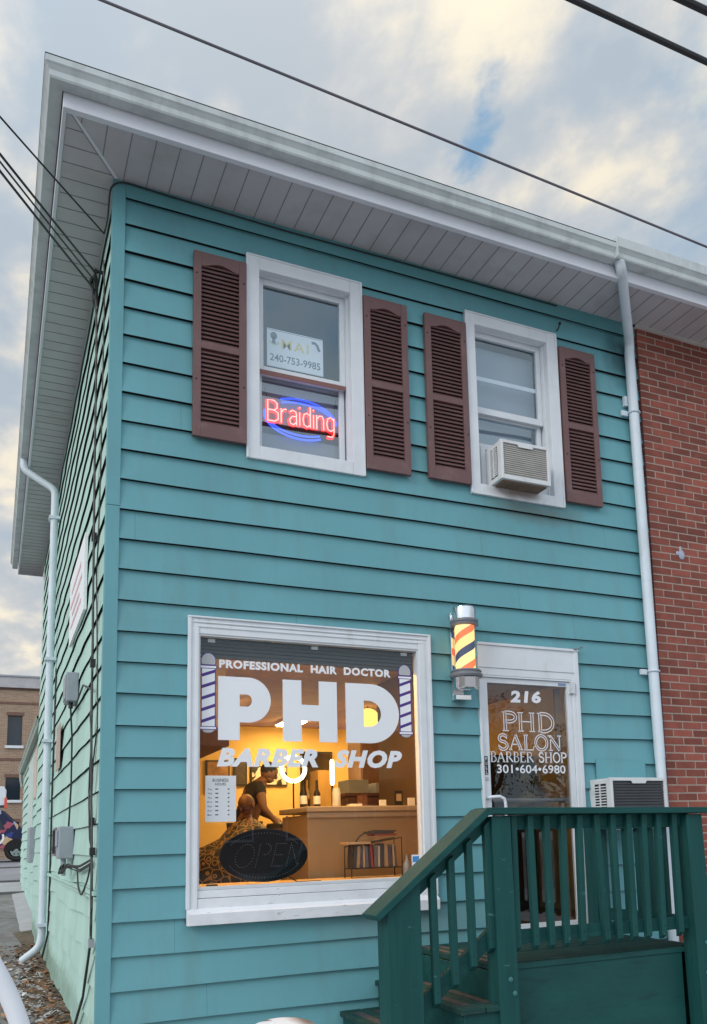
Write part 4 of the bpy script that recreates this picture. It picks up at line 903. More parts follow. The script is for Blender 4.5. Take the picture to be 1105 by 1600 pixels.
# things inside
ct = thing('reception_counter', 'tan half height reception counter behind the shop window', 'counter', (2.1, 1.0, FZ))
mb = MB(); mb.box(1.555, 2.64, .70, .74, FZ, 1.585); mb.box(1.555, 1.60, .74, 1.35, FZ, 1.585); mb.build('front_panel', m_tan, ct, bevel=.003)
mb = MB(); mb.box(1.535, 2.66, .66, 1.38, 1.606, 1.648); mb.box(1.545, 2.65, .68, .70, 1.56, 1.605); mb.build('counter_top', m_tanw, ct, bevel=.006)
rk = thing('magazine_rack', 'black wire rack of books on the window ledge', 'rack', (1.98, .42, 1.105))
mb = MB()
for y in (.36, .50):
    mb.tube([(1.775, y, 1.105), (1.775, y, 1.335), (2.185, y, 1.395), (2.185, y, 1.105)], .005, 6); mb.tube([(1.775, y, 1.175), (2.185, y, 1.175)], .004, 6)
mb.tube([(1.80, .36, 1.345)]+[(a, .36, b) for a, b in arc(1.97, 1.345, .16, .105, 170, 80, 8)]+[(2.14, .36, 1.445)], .005, 6)
for x in (1.775, 2.185): mb.tube([(x, .36, 1.175), (x, .50, 1.175)], .004, 6)
mb.build('wire_frame', m_black, rk)
cols = [(.05, .045, .045), (.30, .20, .11), (.07, .06, .07), (.42, .28, .14), (.10, .09, .10), (.03, .03, .04), (.25, .04, .03), (.12, .10, .09), (.40, .33, .26)]
bm_ = [mat('book cover', c, .5, .1) for c in cols]
x = 1.79; i = 0
while x < 2.15:
    w = random.choice((.014, .018, .024, .03)); h_ = random.uniform(.15, .185); a = random.uniform(-.012, .012)
    mb = MB(); mb.add([(x, .37, 1.18), (x+w, .37, 1.18), (x+w, .49, 1.18), (x, .49, 1.18), (x+a, .37, 1.18+h_), (x+w+a, .37, 1.18+h_), (x+w+a, .49, 1.18+h_), (x+a, .49, 1.18+h_)], [(0, 3, 2, 1), (4, 5, 6, 7), (0, 1, 5, 4), (1, 2, 6, 5), (2, 3, 7, 6), (3, 0, 4, 7)])
    b_ = mb.build('book', bm_[i % len(bm_)]); props(b_, 'book standing upright in the black wire rack in the shop window', 'book', 'books upright in the wire rack'); x += w+.004; i += 1
for (x0, x1, z, h_, ci, lb) in ((1.74, 1.93, 1.352, .016, 3, 'tan book lying flat on the left end of the wire rack'), (1.96, 2.14, 1.412, .012, 6, 'red book lying flat on the right half of the wire rack'), (1.93, 2.12, 1.426, .020, 0, 'dark book lying flat on top of the red book')):
    mb = MB(); mb.box(x0, x1, .35, .50, z, z+h_); props(mb.build('book', bm_[ci], bevel=.002), lb, 'book')
mb = MB(); mb.lathe([(.03, 0), (.033, .01), (.033, .09), (.012, .12), (.010, .16)], (2.20, .30, 1.105), 14); props(mb.build('bottle', m_greyp, smooth='auto'), 'small grey spray bottle at the right end of the window ledge', 'bottle')
def bottle(x, y, lab):
    b = thing('bottle', lab, 'bottle', (x, y, 1.648))
    mb = MB(); mb.lathe([(.026, 0), (.028, .006), (.028, .115), (.012, .150), (.010, .205), (.011, .222)], (x, y, 1.648), 16); mb.build('bottle_body', mat('dark bottle glass', (.02, .018, .012), .15, .1), b, smooth='auto')
    mb = MB(); mb.lathe([(.0285, .03), (.0285, .095)], (x, y, 1.648), 16); mb.build('bottle_label', m_paper, b, smooth='auto')
bottle(1.60, .93, 'dark bottle with pale label on the left end of the counter'); bottle(1.73, .98, 'dark bottle with pale label beside the candle jar on the counter')
mb = MB(); mb.lathe([(.032, 0), (.034, .005), (.034, .13), (.03, .14), (.03, .16)], (1.905, 1.0, 1.648), 16); props(mb.build('jar', m_ltgrey, smooth='auto'), 'grey tall jar on the counter under the narrow ring light', 'jar')
for x, y, w, h_, lb in ((2.27, .95, .055, .06, 'small white card holder standing on the counter middle'), (2.53, .95, .06, .075, 'cream card stand near the right end of the counter')):
    mb = MB(); mb.box(x, x+w, y, y+.02, 1.648, 1.648+h_); props(mb.build('card_stand', m_paper), lb, 'card stand')
pf = thing('photo_frame', 'small dark photo frame standing on the counter', 'photo frame', (2.46, 1.0, 1.648))
mb = MB(); mb.box(2.43, 2.50, 1.0, 1.015, 1.648, 1.785); mb.build('frame', m_black, pf); mb = MB(); mb.box(2.442, 2.488, .997, 1.0, 1.70, 1.76); mb.build('photo', m_tanw, pf)
# ring lights
m_ring = emis('ring light glow', (1.0, .78, .42), 14.0)
def ringlight(c, r, rx, lab):
    t_ = thing('ring_light', lab, 'ring light', (c[0], c[1], FZ), 'ring lights on tripods')
    mb = MB(); n = 40; mb.tube([(c[0]+rx*math.cos(6.28318*i/n), c[1]+math.sqrt(max(0, r*r-rx*rx))*math.cos(6.28318*i/n), c[2]+r*math.sin(6.28318*i/n)) for i in range(n)], .021, 8, closed=True); mb.build('ring', m_ring, t_, smooth=True)
    mb = MB(); mb.tube([(c[0], c[1], c[2]-r), (c[0], c[1], FZ+.45)], .010, 8); mb.build('pole', m_black, t_)
    for k in range(3):
        a = 2.1*k+.4; mb = MB(); mb.tube([(c[0], c[1], FZ+.95), (c[0]+.34*math.cos(a), c[1]+.34*math.sin(a), FZ)], .008, 6); mb.build('leg', m_black, t_)
ringlight((2.36, 3.55, 2.18), .135, .135, 'round glowing ring light on a tripod beside the barber')
ringlight((2.63, 3.05, 2.105), .118, .040, 'edge on glowing ring light on a tripod behind the counter')
# picture on back wall
pc = thing('wall_picture', 'dark framed black and white picture on the shop back wall', 'picture', (2.55, BYk-.03, 2.06))
mb = MB(); mb.box(2.32, 2.80, BYk-.03, BYk-.002, 2.10, 2.35); mb.build('frame', m_black, pc)
mpic = bpy.data.materials.new('abstract black and white print'); mpic.use_nodes = True; t = mpic.node_tree; N = t.nodes; L = t.links
g_ = N.new('ShaderNodeNewGeometry'); n_ = N.new('ShaderNodeTexNoise'); L.new(g_.outputs['Position'], n_.inputs[0]); n_.inputs['Scale'].default_value = 9; n_.inputs['Detail'].default_value = 2
r_ = N.new('ShaderNodeMapRange'); L.new(n_.outputs[0], r_.inputs[0]); r_.inputs[1].default_value = .47; r_.inputs[2].default_value = .50; r_.inputs[3].default_value = .02; r_.inputs[4].default_value = .7; L.new(r_.outputs[0], N['Principled BSDF'].inputs['Base Color'])
mb = MB(); mb.quad((2.335, BYk-.032, 2.115), (2.785, BYk-.032, 2.115), (2.785, BYk-.032, 2.335), (2.335, BYk-.032, 2.335)); mb.build('print', mpic, pc)
# cabinets behind the counter
def cabinet(x0, x1, y0, y1, z1, lab, m, name='tall_cabinet'):
    t_ = thing(name, lab, 'cabinet', ((x0+x1)/2, (y0+y1)/2, FZ))
    mb = MB(); mb.box(x0, x1, y0+.02, y1, FZ, z1); mb.build('carcass', m, t_, bevel=.003); xm = (x0+x1)/2
    for a, b in ((x0+.008, xm-.004), (xm+.004, x1-.008)):
        mb = MB(); mb.box(a, b, y0, y0+.019, FZ+.06, z1-.02); d = mb.build('door', m, t_, bevel=.004)
        mb = MB(); mb.box(b-.04, b-.028, y0-.02, y0, 1.5, 1.65); mb.build('handle', m_chrome, d)
cabinet(2.95, 3.62, 3.0, 3.4, 2.50, 'brown tall double door cabinet behind the counter', mat('brown cabinet doors', (.22, .11, .05), .5, .2, 6, stretch=(6, 6, 1)))
cabinet(3.70, 4.30, 3.4, 3.8, 2.42, 'tan tall cabinet near the right shop wall', m_panel)
tb = thing('back_bar_unit', 'dark shelf unit with grey boxes behind the counter', 'shelf', (2.75, 2.3, FZ))
mb = MB(); mb.box(2.42, 3.05, 2.1, 2.45, FZ, 1.80); mb.box(2.40, 3.07, 2.08, 2.47, 1.80, 1.83); mb.build('cupboard', m_dwood, tb, bevel=.003)
for x0, x1, z0, z1, lb in ((2.45, 2.66, 1.83, 1.96, 'grey storage box at the left end of the dark shelf unit'), (2.74, 3.02, 1.83, 1.93, 'wide grey box on the right half of the dark shelf unit')):
    mb = MB(); mb.box(x0, x1, 2.12, 2.4, z0, z1); props(mb.build('storage_box', m_galv, bevel=.004), lb, 'box')
wt = thing('work_table', 'dark work table behind the end of the counter', 'table', (1.98, 2.4, FZ))
mb = MB(); mb.box(1.75, 2.36, 2.1, 2.65, 1.47, 1.51); mb.build('table_top', m_dwood, wt, bevel=.003)
for x in (1.79, 2.30):
    for y in (2.14, 2.60): mb = MB(); mb.box(x, x+.04, y, y+.04, FZ, 1.47); mb.build('leg', m_dwood, wt)
for i in range(5):
    x = 1.86+i*.10; mb = MB(); mb.lathe([(.022, 0), (.022, .07), (.012, .09), (.012, .115)], (x, 2.2+.05*(i % 2), 1.51), 10); props(mb.build('product_bottle', [m_greyp, m_ltgrey, m_wood, m_black, m_paper][i], smooth='auto'), ['grey', 'pale grey', 'amber', 'black', 'white'][i]+' product bottle on the dark work table', 'bottle')
# warm lamps
m_lamp = emis('warm ceiling lamp', (1.0, .58, .17), 80.0); m_lampw = emis('warm window fill light', (1.0, .55, .15), 40.0)
def lamp(x0, x1, y0, y1, lab, m_=None):
    t_ = thing('ceiling_light', lab, 'ceiling light', ((x0+x1)/2, (y0+y1)/2, CZ-.05))
    mb = MB(); mb.box(x0, x1, y0, y1, CZ-.03, CZ-.002); mb.build('housing', m_paper, t_)
    mb = MB(); mb.box(x0+.02, x1-.02, y0+.02, y1-.02, CZ-.045, CZ-.0305); mb.build('diffuser', m_ or m_lamp, t_)
lamp(.7, 2.1, .38, .72, 'long added warm fill light hidden just inside the shop window', m_lampw); lamp(1.42, 1.60, 3.0, 3.45, 'added warm fill light hidden above the seated client'); lamp(2.70, 2.90, 2.1, 2.3, 'small added warm fill light hidden over the counter'); lamp(2.52, 2.80, 4.3, 4.8, 'square warm ceiling light near the shop back wall'); lamp(3.45, 3.75, 4.2, 4.5, 'square warm ceiling light above the tall cabinets')  # first three are added fill lights, placed out of sight to brighten the room
gl_ = thing('globe_lamp', 'glowing globe lamp close under the shop ceiling', 'lamp', (3.12, 3.2, 2.56))
mb = MB(); mb.ellip((3.12, 3.2, 2.70), .135, .135, .135, 18, 12); mb.build('globe', emis('warm globe glow', (1.0, .55, .10), 2.2), gl_, smooth=True)
mb = MB(); mb.tube([(3.12, 3.2, 2.82), (3.12, 3.2, CZ)], .006, 6); mb.build('cord', m_black, gl_)
def framed(name, lab, cat, x0, x1, z0, z1, y, m):
    t_ = thing(name, lab, cat, ((x0+x1)/2, y, z0)); mb = MB(); mb.box(x0, x1, y-.03, y-.002, z0, z1); mb.build('frame', m_black, t_); mb = MB(); mb.quad((x0+.02, y-.032, z0+.02), (x1-.02, y-.032, z0+.02), (x1-.02, y-.032, z1-.02), (x0+.02, y-.032, z1-.02)); mb.build('face', m, t_)
framed('wall_mirror', 'tall wall mirror behind the ring lights on the shop back wall', 'mirror', 2.98, 3.42, 1.55, 2.55, BYk, mat('mirror silver', (.8, .8, .8), .03, .01, metal=1.0))
framed('wall_poster', 'small poster low on the shop back wall left of the barber', 'poster', 1.75, 2.05, 2.02, 2.42, BYk, mat('brown poster print', (.30, .18, .09), .6, .5, 9))
framed('price_board', 'dark price board on the shop back wall left of the framed picture', 'board', 2.10, 2.27, 2.1, 2.45, BYk, mat('dark board print', (.06, .05, .05), .6, .5, 40))
ws_ = thing('wall_shelf', 'wooden wall shelf of products at the right of the shop', 'shelf', (3.95, 3.3, 1.9))
mb = MB(); mb.box(3.66, 4.30, 3.26, 3.39, 2.02, 2.045); mb.box(3.66, 4.30, 3.26, 3.39, 1.72, 1.745); mb.box(3.655, 3.675, 3.26, 3.39, 1.6, 2.3); mb.build('shelf_boards', m_wood, ws_)
for i in range(12):
    x = 3.71+(i % 6)*.095; z = 2.045 if i < 6 else 1.745; mb = MB(); mb.lathe([(.026, 0), (.028, .01), (.028, .08+.01*(i % 3)), (.012, .11), (.012, .13)], (x, 3.32, z), 10)
    props(mb.build('product_bottle', [m_paper, m_black, m_wood, m_greyp][i % 4], smooth='auto'), ('product bottle on the upper board of the wooden wall shelf' if i < 6 else 'product bottle on the lower board of the wooden wall shelf'), 'bottle', 'product bottles on the upper shelf' if i < 6 else 'product bottles on the lower shelf')
for x, z0_, w, h_, m, lb in ((2.02, 1.648, .11, .03, m_paper, 'stack of white flyers lying on the counter'), (2.12, 1.648, .05, .10, m_dwood, 'brown product box on the counter beside the flyers'), (2.36, 1.648, .07, .022, m_black, 'small black box lying on the counter')):
    mb = MB(); mb.box(x, x+w, .98, 1.08, z0_, z0_+h_); props(mb.build('counter_item', m, bevel=.002), lb, 'box')
# OPEN sign (unlit LED oval)
os_ = thing('open_sign', 'black oval unlit open sign standing in the shop window', 'sign', (1.04, .1, 1.105))
ocx, ocz, orx, orz = 1.04, 1.300, .306, .178
mb = MB(); mb.prism(arc(ocx, ocz, orx, orz, 0, 360, 48)[:-1], lambda a, b, d: (a, d, b), .085, .105); mb.build('sign_board', mat('black acrylic', (.010, .011, .014), .12, .1), os_, bevel=.003)
mb = MB(); dots = []
dots += arc(ocx, ocz, orx*.86, orz*.84, 30, 150, 26)+arc(ocx, ocz, orx*.86, orz*.84, 205, 335, 28)
def dl(a, b, n): return [(a[0]+(b[0]-a[0])*i/n, a[1]+(b[1]-a[1])*i/n) for i in range(n+1)]
sh = lambda p: (p[0]+.16*(p[1]-1.30)*1.6, p[1])
L_ = arc(.905, 1.30, .062, .076, 0, 360, 24)+dl((.995, 1.225), (.995, 1.375), 10)+arc(1.035, 1.34, .04, .036, 90, -90, 9)+dl((1.105, 1.225), (1.105, 1.375), 10)+dl((1.105, 1.375), (1.175, 1.375), 5)+dl((1.105, 1.30), (1.165, 1.30), 4)+dl((1.105, 1.225), (1.175, 1.225), 5)+dl((1.21, 1.225), (1.21, 1.375), 10)+dl((1.21, 1.375), (1.285, 1.225), 11)+dl((1.285, 1.225), (1.285, 1.375), 10)
for p in dots+[sh(p) for p in L_]: mb.ellip((p[0], .0838, p[1]), .0025, .0016, .0025, 6, 4)
mb.build('bulb_dots', mat('pale led dots', (.16, .16, .175), .4, .05), os_)
mb = MB(); mb.tube([(1.2, .11, 1.16), (1.28, .12, 1.112), (1.40, .16, 1.110), (1.46, .14, 1.112)], .004, 6); mb.build('power_cord', m_black, os_)
mb = MB(); mb.box(.66, .73, .10, .14, 1.105, 1.122); props(mb.build('power_adapter', m_black, bevel=.003), 'small black power adapter lying on the window ledge', 'adapter')
hs = thing('hours_notice', 'white business hours paper stuck inside the shop window', 'notice', (.727, .02, 1.525))
mb = MB(); mb.box(.625, .828, .016, .018, 1.527, 1.830); mb.build('paper', m_paper, hs)
mb = MB(); put_text(mb, 'BUSINESS', .672, 1.790, .0155, .020, .105, bold=.01); put_text(mb, 'HOURS', .690, 1.765, .0155, .018, .07, bold=.01)
for i, d in enumerate(('Tue', 'Wed', 'Thu', 'Fri', 'Sat', 'Sun', 'Mon')):
    z = 1.735-i*.028; put_text(mb, d, .64, z, .0155, .012, .028, bold=.005)
    mb.quad((.69, .0155, z+.003), (.71, .0155, z+.003), (.71, .0155, z+.010), (.69, .0155, z+.010)); mb.quad((.772, .0155, z+.003), (.784, .0155, z+.003), (.784, .0155, z+.010), (.772, .0155, z+.010))
mb.build('print', m_ink, hs, fix=False)
# people
def skin_mesh(name, joints, edges, m, parent, lv=2, rootj=None):
    names = list(joints); base = org(parent) if parent else Vector((0, 0, 0))
    me = bpy.data.meshes.new(name); me.from_pydata([Vector(joints[n][0])-base for n in names], [(names.index(a), names.index(b)) for a, b in edges], [])
    o = bpy.data.objects.new(name, me); C.objects.link(o)
    o.modifiers.new('skin', 'SKIN')
    if not me.skin_vertices: me.skin_vertices.new()
    for i, n in enumerate(names):
        r = joints[n][1]; me.skin_vertices[0].data[i].radius = (r, r) if not isinstance(r, tuple) else r
        me.skin_vertices[0].data[i].use_root = (n == (rootj or names[0]))
    s_ = o.modifiers.new('sub', 'SUBSURF'); s_.levels = lv; s_.render_levels = lv
    bpy.context.view_layer.update()
    nm = bpy.data.meshes.new_from_object(o.evaluated_get(bpy.context.evaluated_depsgraph_get()))
    bpy.data.objects.remove(o); nm.name = name
    q = bpy.data.objects.new(name, nm); C.objects.link(q); nm.materials.clear(); nm.materials.append(m)
    nm.polygons.foreach_set('use_smooth', [True]*len(nm.polygons))
    if parent: q.parent = parent; ORG[q.name] = base
    return q
def hand(J, E, wrist, wname, d, up, tag):
    """palm, four fingers of unequal length and a thumb, slightly curled"""
    w, d, up = Vector(wrist), Vector(d).normalized(), Vector(up).normalized(); s = d.cross(up).normalized()
    J['palm'+tag] = (w+d*.05, .024); E.append((wname, 'palm'+tag))
    for i, (off, ln) in enumerate(((-.027, .062), (-.009, .072), (.009, .068), (.027, .052))):
        k = w+d*.085+s*off; J[f'k{i}'+tag] = (k, .0105); J[f'm{i}'+tag] = (k+d*ln*.55-up*.012, .009); J[f't{i}'+tag] = (k+d*ln*.9-up*.038, .0075)
        E += [('palm'+tag, f'k{i}'+tag), (f'k{i}'+tag, f'm{i}'+tag), (f'm{i}'+tag, f't{i}'+tag)]
    b = w+d*.03-s*.03; J['tb'+tag] = (b, .012); J['tm'+tag] = (b+d*.03-s*.022-up*.008, .010); J['tt'+tag] = (b+d*.055-s*.026-up*.02, .008)
    E += [('palm'+tag, 'tb'+tag), ('tb'+tag, 'tm'+tag), ('tm'+tag, 'tt'+tag)]
def head(parent, c, face, skin, hair, rz=.115):
    f = Vector(face).normalized(); c = Vector(c); side = f.cross(Vector((0, 0, 1))).normalized(); up = side.cross(f)
    def tr(a, b, d): return c+f*a+side*b+up*d
    mb = MB()
    def E_(ce, ra, rb, rc, seg=16, rings=10):
        vs = []; fs = []
        for i in range(rings+1):
            t = math.pi*i/rings
            for k in range(seg):
                a = 6.28318*k/seg; vs.append(tr(ce[0]+ra*math.sin(t)*math.cos(a), ce[1]+rb*math.sin(t)*math.sin(a), ce[2]+rc*math.cos(t)))
        for i in range(rings):
            for k in range(seg): fs.append((i*seg+k, (i+1)*seg+k, (i+1)*seg+(k+1) % seg, i*seg+(k+1) % seg))
        mb.add(vs, fs)
    E_((-.005, 0, .012), .098, .078, .105); E_((.022, 0, -.055), .062, .055, .055); E_((.095, 0, -.015), .016, .012, .022, 8, 6); E_((.078, 0, -.052), .012, .026, .007, 8, 6); E_((.078, 0, -.064), .011, .023, .007, 8, 6)
    for s in (-1, 1): E_((0, s*.080, -.012), .022, .010, .032, 8, 6); E_((.070, s*.03, .022), .022, .022, .008, 8, 6)
    hd = mb.build('head', skin, parent, smooth=True)
    mb = MB()
    for s in (-1, 1): E_((.085, s*.031, .006), .010, .014, .009, 8, 6)
    mb.build('eyes', m_black, hd, smooth=True)
    if hair:
        mb = MB(); E_((-.018, 0, .030), .096, .083, .098); mb.build('hair', hair, hd, smooth=True)
    return hd
# the barber, standing and bent to the right over the client
br_ = thing('person', 'standing barber in black shirt bent forward working on the seated client', 'person', (1.98, 4.0, FZ))
J = {'pel': ((1.94, 4.02, 1.56), .135), 'wst': ((1.965, 4.0, 1.74), .130), 'che': ((2.04, 3.98, 1.94), .150), 'nek': ((2.12, 3.97, 2.07), .062), 'hdb': ((2.16, 3.965, 2.12), .055),
     'hL': ((1.94, 3.93, 1.50), .092), 'kL': ((1.97, 3.90, 1.09), .062), 'aL': ((1.93, 3.90, .72), .042), 'tL': ((2.08, 3.88, .69), .036),
     'hR': ((1.93, 4.11, 1.50), .092), 'kR': ((1.90, 4.13, 1.09), .062), 'aR': ((1.84, 4.14, .72), .042), 'tR': ((1.99, 4.14, .69), .036),
     'sL': ((2.05, 3.80, 1.99), .068), 'eL': ((2.06, 3.70, 1.76), .046), 'wL': ((2.19, 3.64, 1.60), .030),
     'sR': ((2.03, 4.15, 1.99), .068), 'eR': ((2.12, 4.10, 1.74), .046), 'wR': ((2.25, 3.85, 1.64), .030)}
E_b = [('pel', 'wst'), ('wst', 'che'), ('che', 'nek'), ('nek', 'hdb'), ('pel', 'hL'), ('hL', 'kL'), ('kL', 'aL'), ('aL', 'tL'), ('pel', 'hR'), ('hR', 'kR'), ('kR', 'aR'), ('aR', 'tR'), ('che', 'sL'), ('sL', 'eL'), ('eL', 'wL'), ('che', 'sR'), ('sR', 'eR'), ('eR', 'wR')]
hand(J, E_b, J['wL'][0], 'wL', (.5, -.35, -.6), (.6, 0, .6), 'L'); hand(J, E_b, J['wR'][0], 'wR', (.3, -.7, -.4), (.3, 0, .9), 'R')
skin_mesh('body', J, E_b, m_skin2, br_)
SJ = {'pel': ((1.94, 4.02, 1.58), .15), 'wst': ((1.965, 4.0, 1.74), .146), 'che': ((2.04, 3.98, 1.94), .166), 'col': ((2.10, 3.97, 2.03), .085), 'sL': ((2.05, 3.80, 1.99), .082), 'mL': ((2.055, 3.74, 1.86), .066), 'sR': ((2.03, 4.15, 1.99), .082), 'mR': ((2.08, 4.12, 1.85), .066)}
skin_mesh('shirt', SJ, [('pel', 'wst'), ('wst', 'che'), ('che', 'col'), ('che', 'sL'), ('sL', 'mL'), ('che', 'sR'), ('sR', 'mR')], m_cloth, br_)
TJ = {'pel': ((1.94, 4.02, 1.54), .150)}
for s in 'LR':
    for k, r in (('h', .105), ('k', .078), ('a', .058)): p = J[k+s][0]; TJ[k+s] = ((p[0], p[1], p[2]+(.03 if k == 'a' else 0)), r)
skin_mesh('trousers', TJ, [('pel', 'hL'), ('hL', 'kL'), ('kL', 'aL'), ('pel', 'hR'), ('hR', 'kR'), ('kR', 'aR')], m_jean, br_)
head(br_, (2.205, 3.96, 2.165), (.86, -.25, -.45), m_skin2, m_hair)
# the client, seated under a patterned cape, head bowed
cl_ = thing('person', 'seated client with bowed head under a black and gold barber cape', 'person', (1.72, 3.3, FZ+.5))
J = {'pel': ((1.76, 3.3, 1.24), .13), 'che': ((1.78, 3.3, 1.50), .135), 'nek': ((1.775, 3.3, 1.64), .058), 'hdb': ((1.77, 3.3, 1.69), .052),
     'hL': ((1.70, 3.20, 1.20), .085), 'kL': ((1.36, 3.16, 1.22), .062), 'aL': ((1.26, 3.16, .86), .042), 'tL': ((1.13, 3.16, .82), .036), 'hR': ((1.70, 3.40, 1.20), .085), 'kR': ((1.36, 3.44, 1.22), .062), 'aR': ((1.26, 3.44, .86), .042), 'tR': ((1.13, 3.44, .82), .036),
     'sL': ((1.78, 3.13, 1.54), .062), 'eL': ((1.74, 3.06, 1.32), .044), 'wL': ((1.52, 3.14, 1.30), .03), 'sR': ((1.78, 3.47, 1.54), .062), 'eR': ((1.74, 3.53, 1.32), .044), 'wR': ((1.52, 3.46, 1.30), .03)}
E_c = [('pel', 'che'), ('che', 'nek'), ('nek', 'hdb'), ('pel', 'hL'), ('hL', 'kL'), ('kL', 'aL'), ('aL', 'tL'), ('pel', 'hR'), ('hR', 'kR'), ('kR', 'aR'), ('aR', 'tR'), ('che', 'sL'), ('sL', 'eL'), ('eL', 'wL'), ('che', 'sR'), ('sR', 'eR'), ('eR', 'wR')]
hand(J, E_c, J['wL'][0], 'wL', (-1, .1, -.1), (0, 0, 1), 'L'); hand(J, E_c, J['wR'][0], 'wR', (-1, -.1, -.1), (0, 0, 1), 'R')
skin_mesh('body', J, E_c, m_skin, cl_)
head(cl_, (1.765, 3.29, 1.775), (-.75, -.5, -.42), m_skin, None)
mcape = bpy.data.materials.new('black and gold ring patterned cape'); mcape.use_nodes = True; t = mcape.node_tree; N = t.nodes; L = t.links; b_ = N['Principled BSDF']; b_.inputs['Roughness'].default_value = .6
g_ = N.new('ShaderNodeNewGeometry'); v1 = N.new('ShaderNodeTexVoronoi'); v1.feature = 'DISTANCE_TO_EDGE'; v1.inputs['Scale'].default_value = 10.5; L.new(g_.outputs['Position'], v1.inputs[0])
v2 = N.new('ShaderNodeTexVoronoi'); v2.inputs['Scale'].default_value = 10.5; L.new(g_.outputs['Position'], v2.inputs[0])
def mt(op, a, b=None):
    n = N.new('ShaderNodeMath'); n.operation = op
    for i, x in enumerate((a, b)):
        if x is None: continue
        if isinstance(x, (int, float)): n.inputs[i].default_value = x
        else: L.new(x, n.inputs[i])
    return n.outputs[0]
f_ = mt('MAXIMUM', mt('LESS_THAN', v1.outputs['Distance'], .045), mt('MULTIPLY', mt('GREATER_THAN', v2.outputs['Distance'], .20), mt('LESS_THAN', v2.outputs['Distance'], .30)))
mx_ = N.new('ShaderNodeMix'); mx_.data_type = 'RGBA'; L.new(f_, mx_.inputs[0]); mx_.inputs[6].default_value = (.008, .007, .007, 1); mx_.inputs[7].default_value = (.30, .17, .05, 1); L.new(mx_.outputs[2], b_.inputs['Base Color'])
mb = MB(); rings = [(1.63, 1.775, .075, .075), (1.585, 1.775, .14, .17), (1.53, 1.77, .20, .26), (1.44, 1.74, .25, .31), (1.36, 1.66, .33, .33), (1.30, 1.57, .42, .35), (1.22, 1.53, .46, .37), (1.08, 1.50, .47, .385), (.93, 1.50, .475, .39), (.80, 1.50, .48, .395)]
ns_ = 48; vs = []
for i, (z, c, rx, ry) in enumerate(rings):
    for k in range(ns_):
        a = 6.28318*k/ns_; w = 1+(.035*math.sin(a*9+i*.4)+.02*math.sin(a*17))*min(1, i/5); vs.append((c+rx*w*math.cos(a), 3.3+ry*w*math.sin(a), z+.012*math.sin(a*5+i)))
mb.add(vs, [(i*ns_+k, i*ns_+(k+1) % ns_, (i+1)*ns_+(k+1) % ns_, (i+1)*ns_+k) for i in range(len(rings)-1) for k in range(ns_)])
mb.build('cape', mcape, cl_, smooth=True)
bc = thing('barber_chair', 'black barber chair under the seated client', 'barber chair', (1.75, 3.3, FZ))
mb = MB(); mb.box(1.52, 2.0, 3.06, 3.54, 1.00, 1.10); mb.build('seat', m_vinyl, bc, bevel=.03)
mb = MB(); mb.beam((1.98, 3.3, 1.06), (2.08, 3.3, 1.58), .44, .08, (1, 0, 0)); mb.build('backrest', m_vinyl, bc, bevel=.02)
mb = MB(); mb.lathe([(.30, 0), (.30, .03), (.06, .07), (.05, .34)], (1.76, 3.3, FZ), 24); mb.build('pedestal', m_chrome, bc, smooth='auto')
mb = MB(); mb.box(1.06, 1.34, 3.08, 3.52, .775, .80); mb.beam((1.34, 3.3, .79), (1.54, 3.3, 1.02), .06, .03); mb.build('footrest', m_chrome, bc)
for y in (3.02, 3.58): mb = MB(); mb.box(1.6, 1.96, y-.03, y+.03, 1.24, 1.28); mb.box(1.92, 1.96, y-.02, y+.02, 1.04, 1.24); mb.build('armrest', m_vinyl, bc, bevel=.008)

# =================================================================== SIDE WALL FITTINGS
m_redp = mat('faded pink print', (.62, .42, .44), .7, .1)
sg = thing('wall_sign', 'faded white sign board with red lines on the mint side wall', 'sign', (-.03, 1.9, 3.2))
mb = MB(); mb.box(-.052, -.030, 1.20, 2.62, 3.19, 3.80); mb.build('sign_board', m_paper, sg)
mb = MB()
for z, a, b in ((3.62, 1.5, 2.4), (3.50, 1.4, 2.5), (3.40, 1.6, 2.3), (3.31, 1.45, 2.45)): mb.box(-.0545, -.0525, a, b, z, z+.035)
mb.build('faded_lines', m_redp, sg)
bx_ = thing('junction_box', 'small grey junction box high on the mint side wall', 'utility box', (-.06, 1.98, 2.56))
mb = MB(); mb.box(-.115, -.02, 1.85, 2.12, 2.58, 2.82); mb.build('box', m_galv, bx_, bevel=.008)
mb = MB(); mb.box(-.122, -.116, 1.86, 2.11, 2.60, 2.80); mb.build('lid', m_galv, bx_, bevel=.003)
mb = MB(); mb.tube([(-.07, 1.95, 2.58), (-.07, 1.95, 2.53)], .018, 8); mb.tube([(-.06, 1.92, 2.55), (-.05, 1.7, 2.52), (-.04, 1.2, 2.60), (-.04, .5, 2.45)], .007, 6); mb.tube([(-.07, 1.96, 2.54), (-.05, 2.0, 2.3), (-.045, 2.02, 1.9), (-.05, 2.1, 1.56)], .008, 6); mb.build('wiring', m_wire, bx_)
mt_ = thing('electric_meter_box', 'grey electric meter cabinet low on the mint side wall', 'utility box', (-.08, 2.2, 1.28))
mb = MB(); mb.box(-.14, -.02, 2.25, 2.62, 1.32, 1.56); mb.m = 1
for i in range(9): mb.box(-.145, -.141, 2.28+i*.037, 2.295+i*.037, 1.34, 1.54)
mb.build('vented_cabinet', [m_greyp, m_dark], mt_, bevel=.004)
mb = MB(); mb.box(-.135, -.02, 1.93, 2.22, 1.30, 1.56); mb.build('meter_case', m_galv, mt_, bevel=.008)
mb = MB(); mb.box(-.148, -.136, 1.98, 2.17, 1.40, 1.53); mb.tube([(-.09, 2.02, 1.30), (-.09, 2.02, 1.20)], .022, 8); mb.tube([(-.08, 2.12, 1.30), (-.08, 2.12, 1.16)], .018, 8); mb.build('meter_cover', m_galv, mt_, bevel=.004)
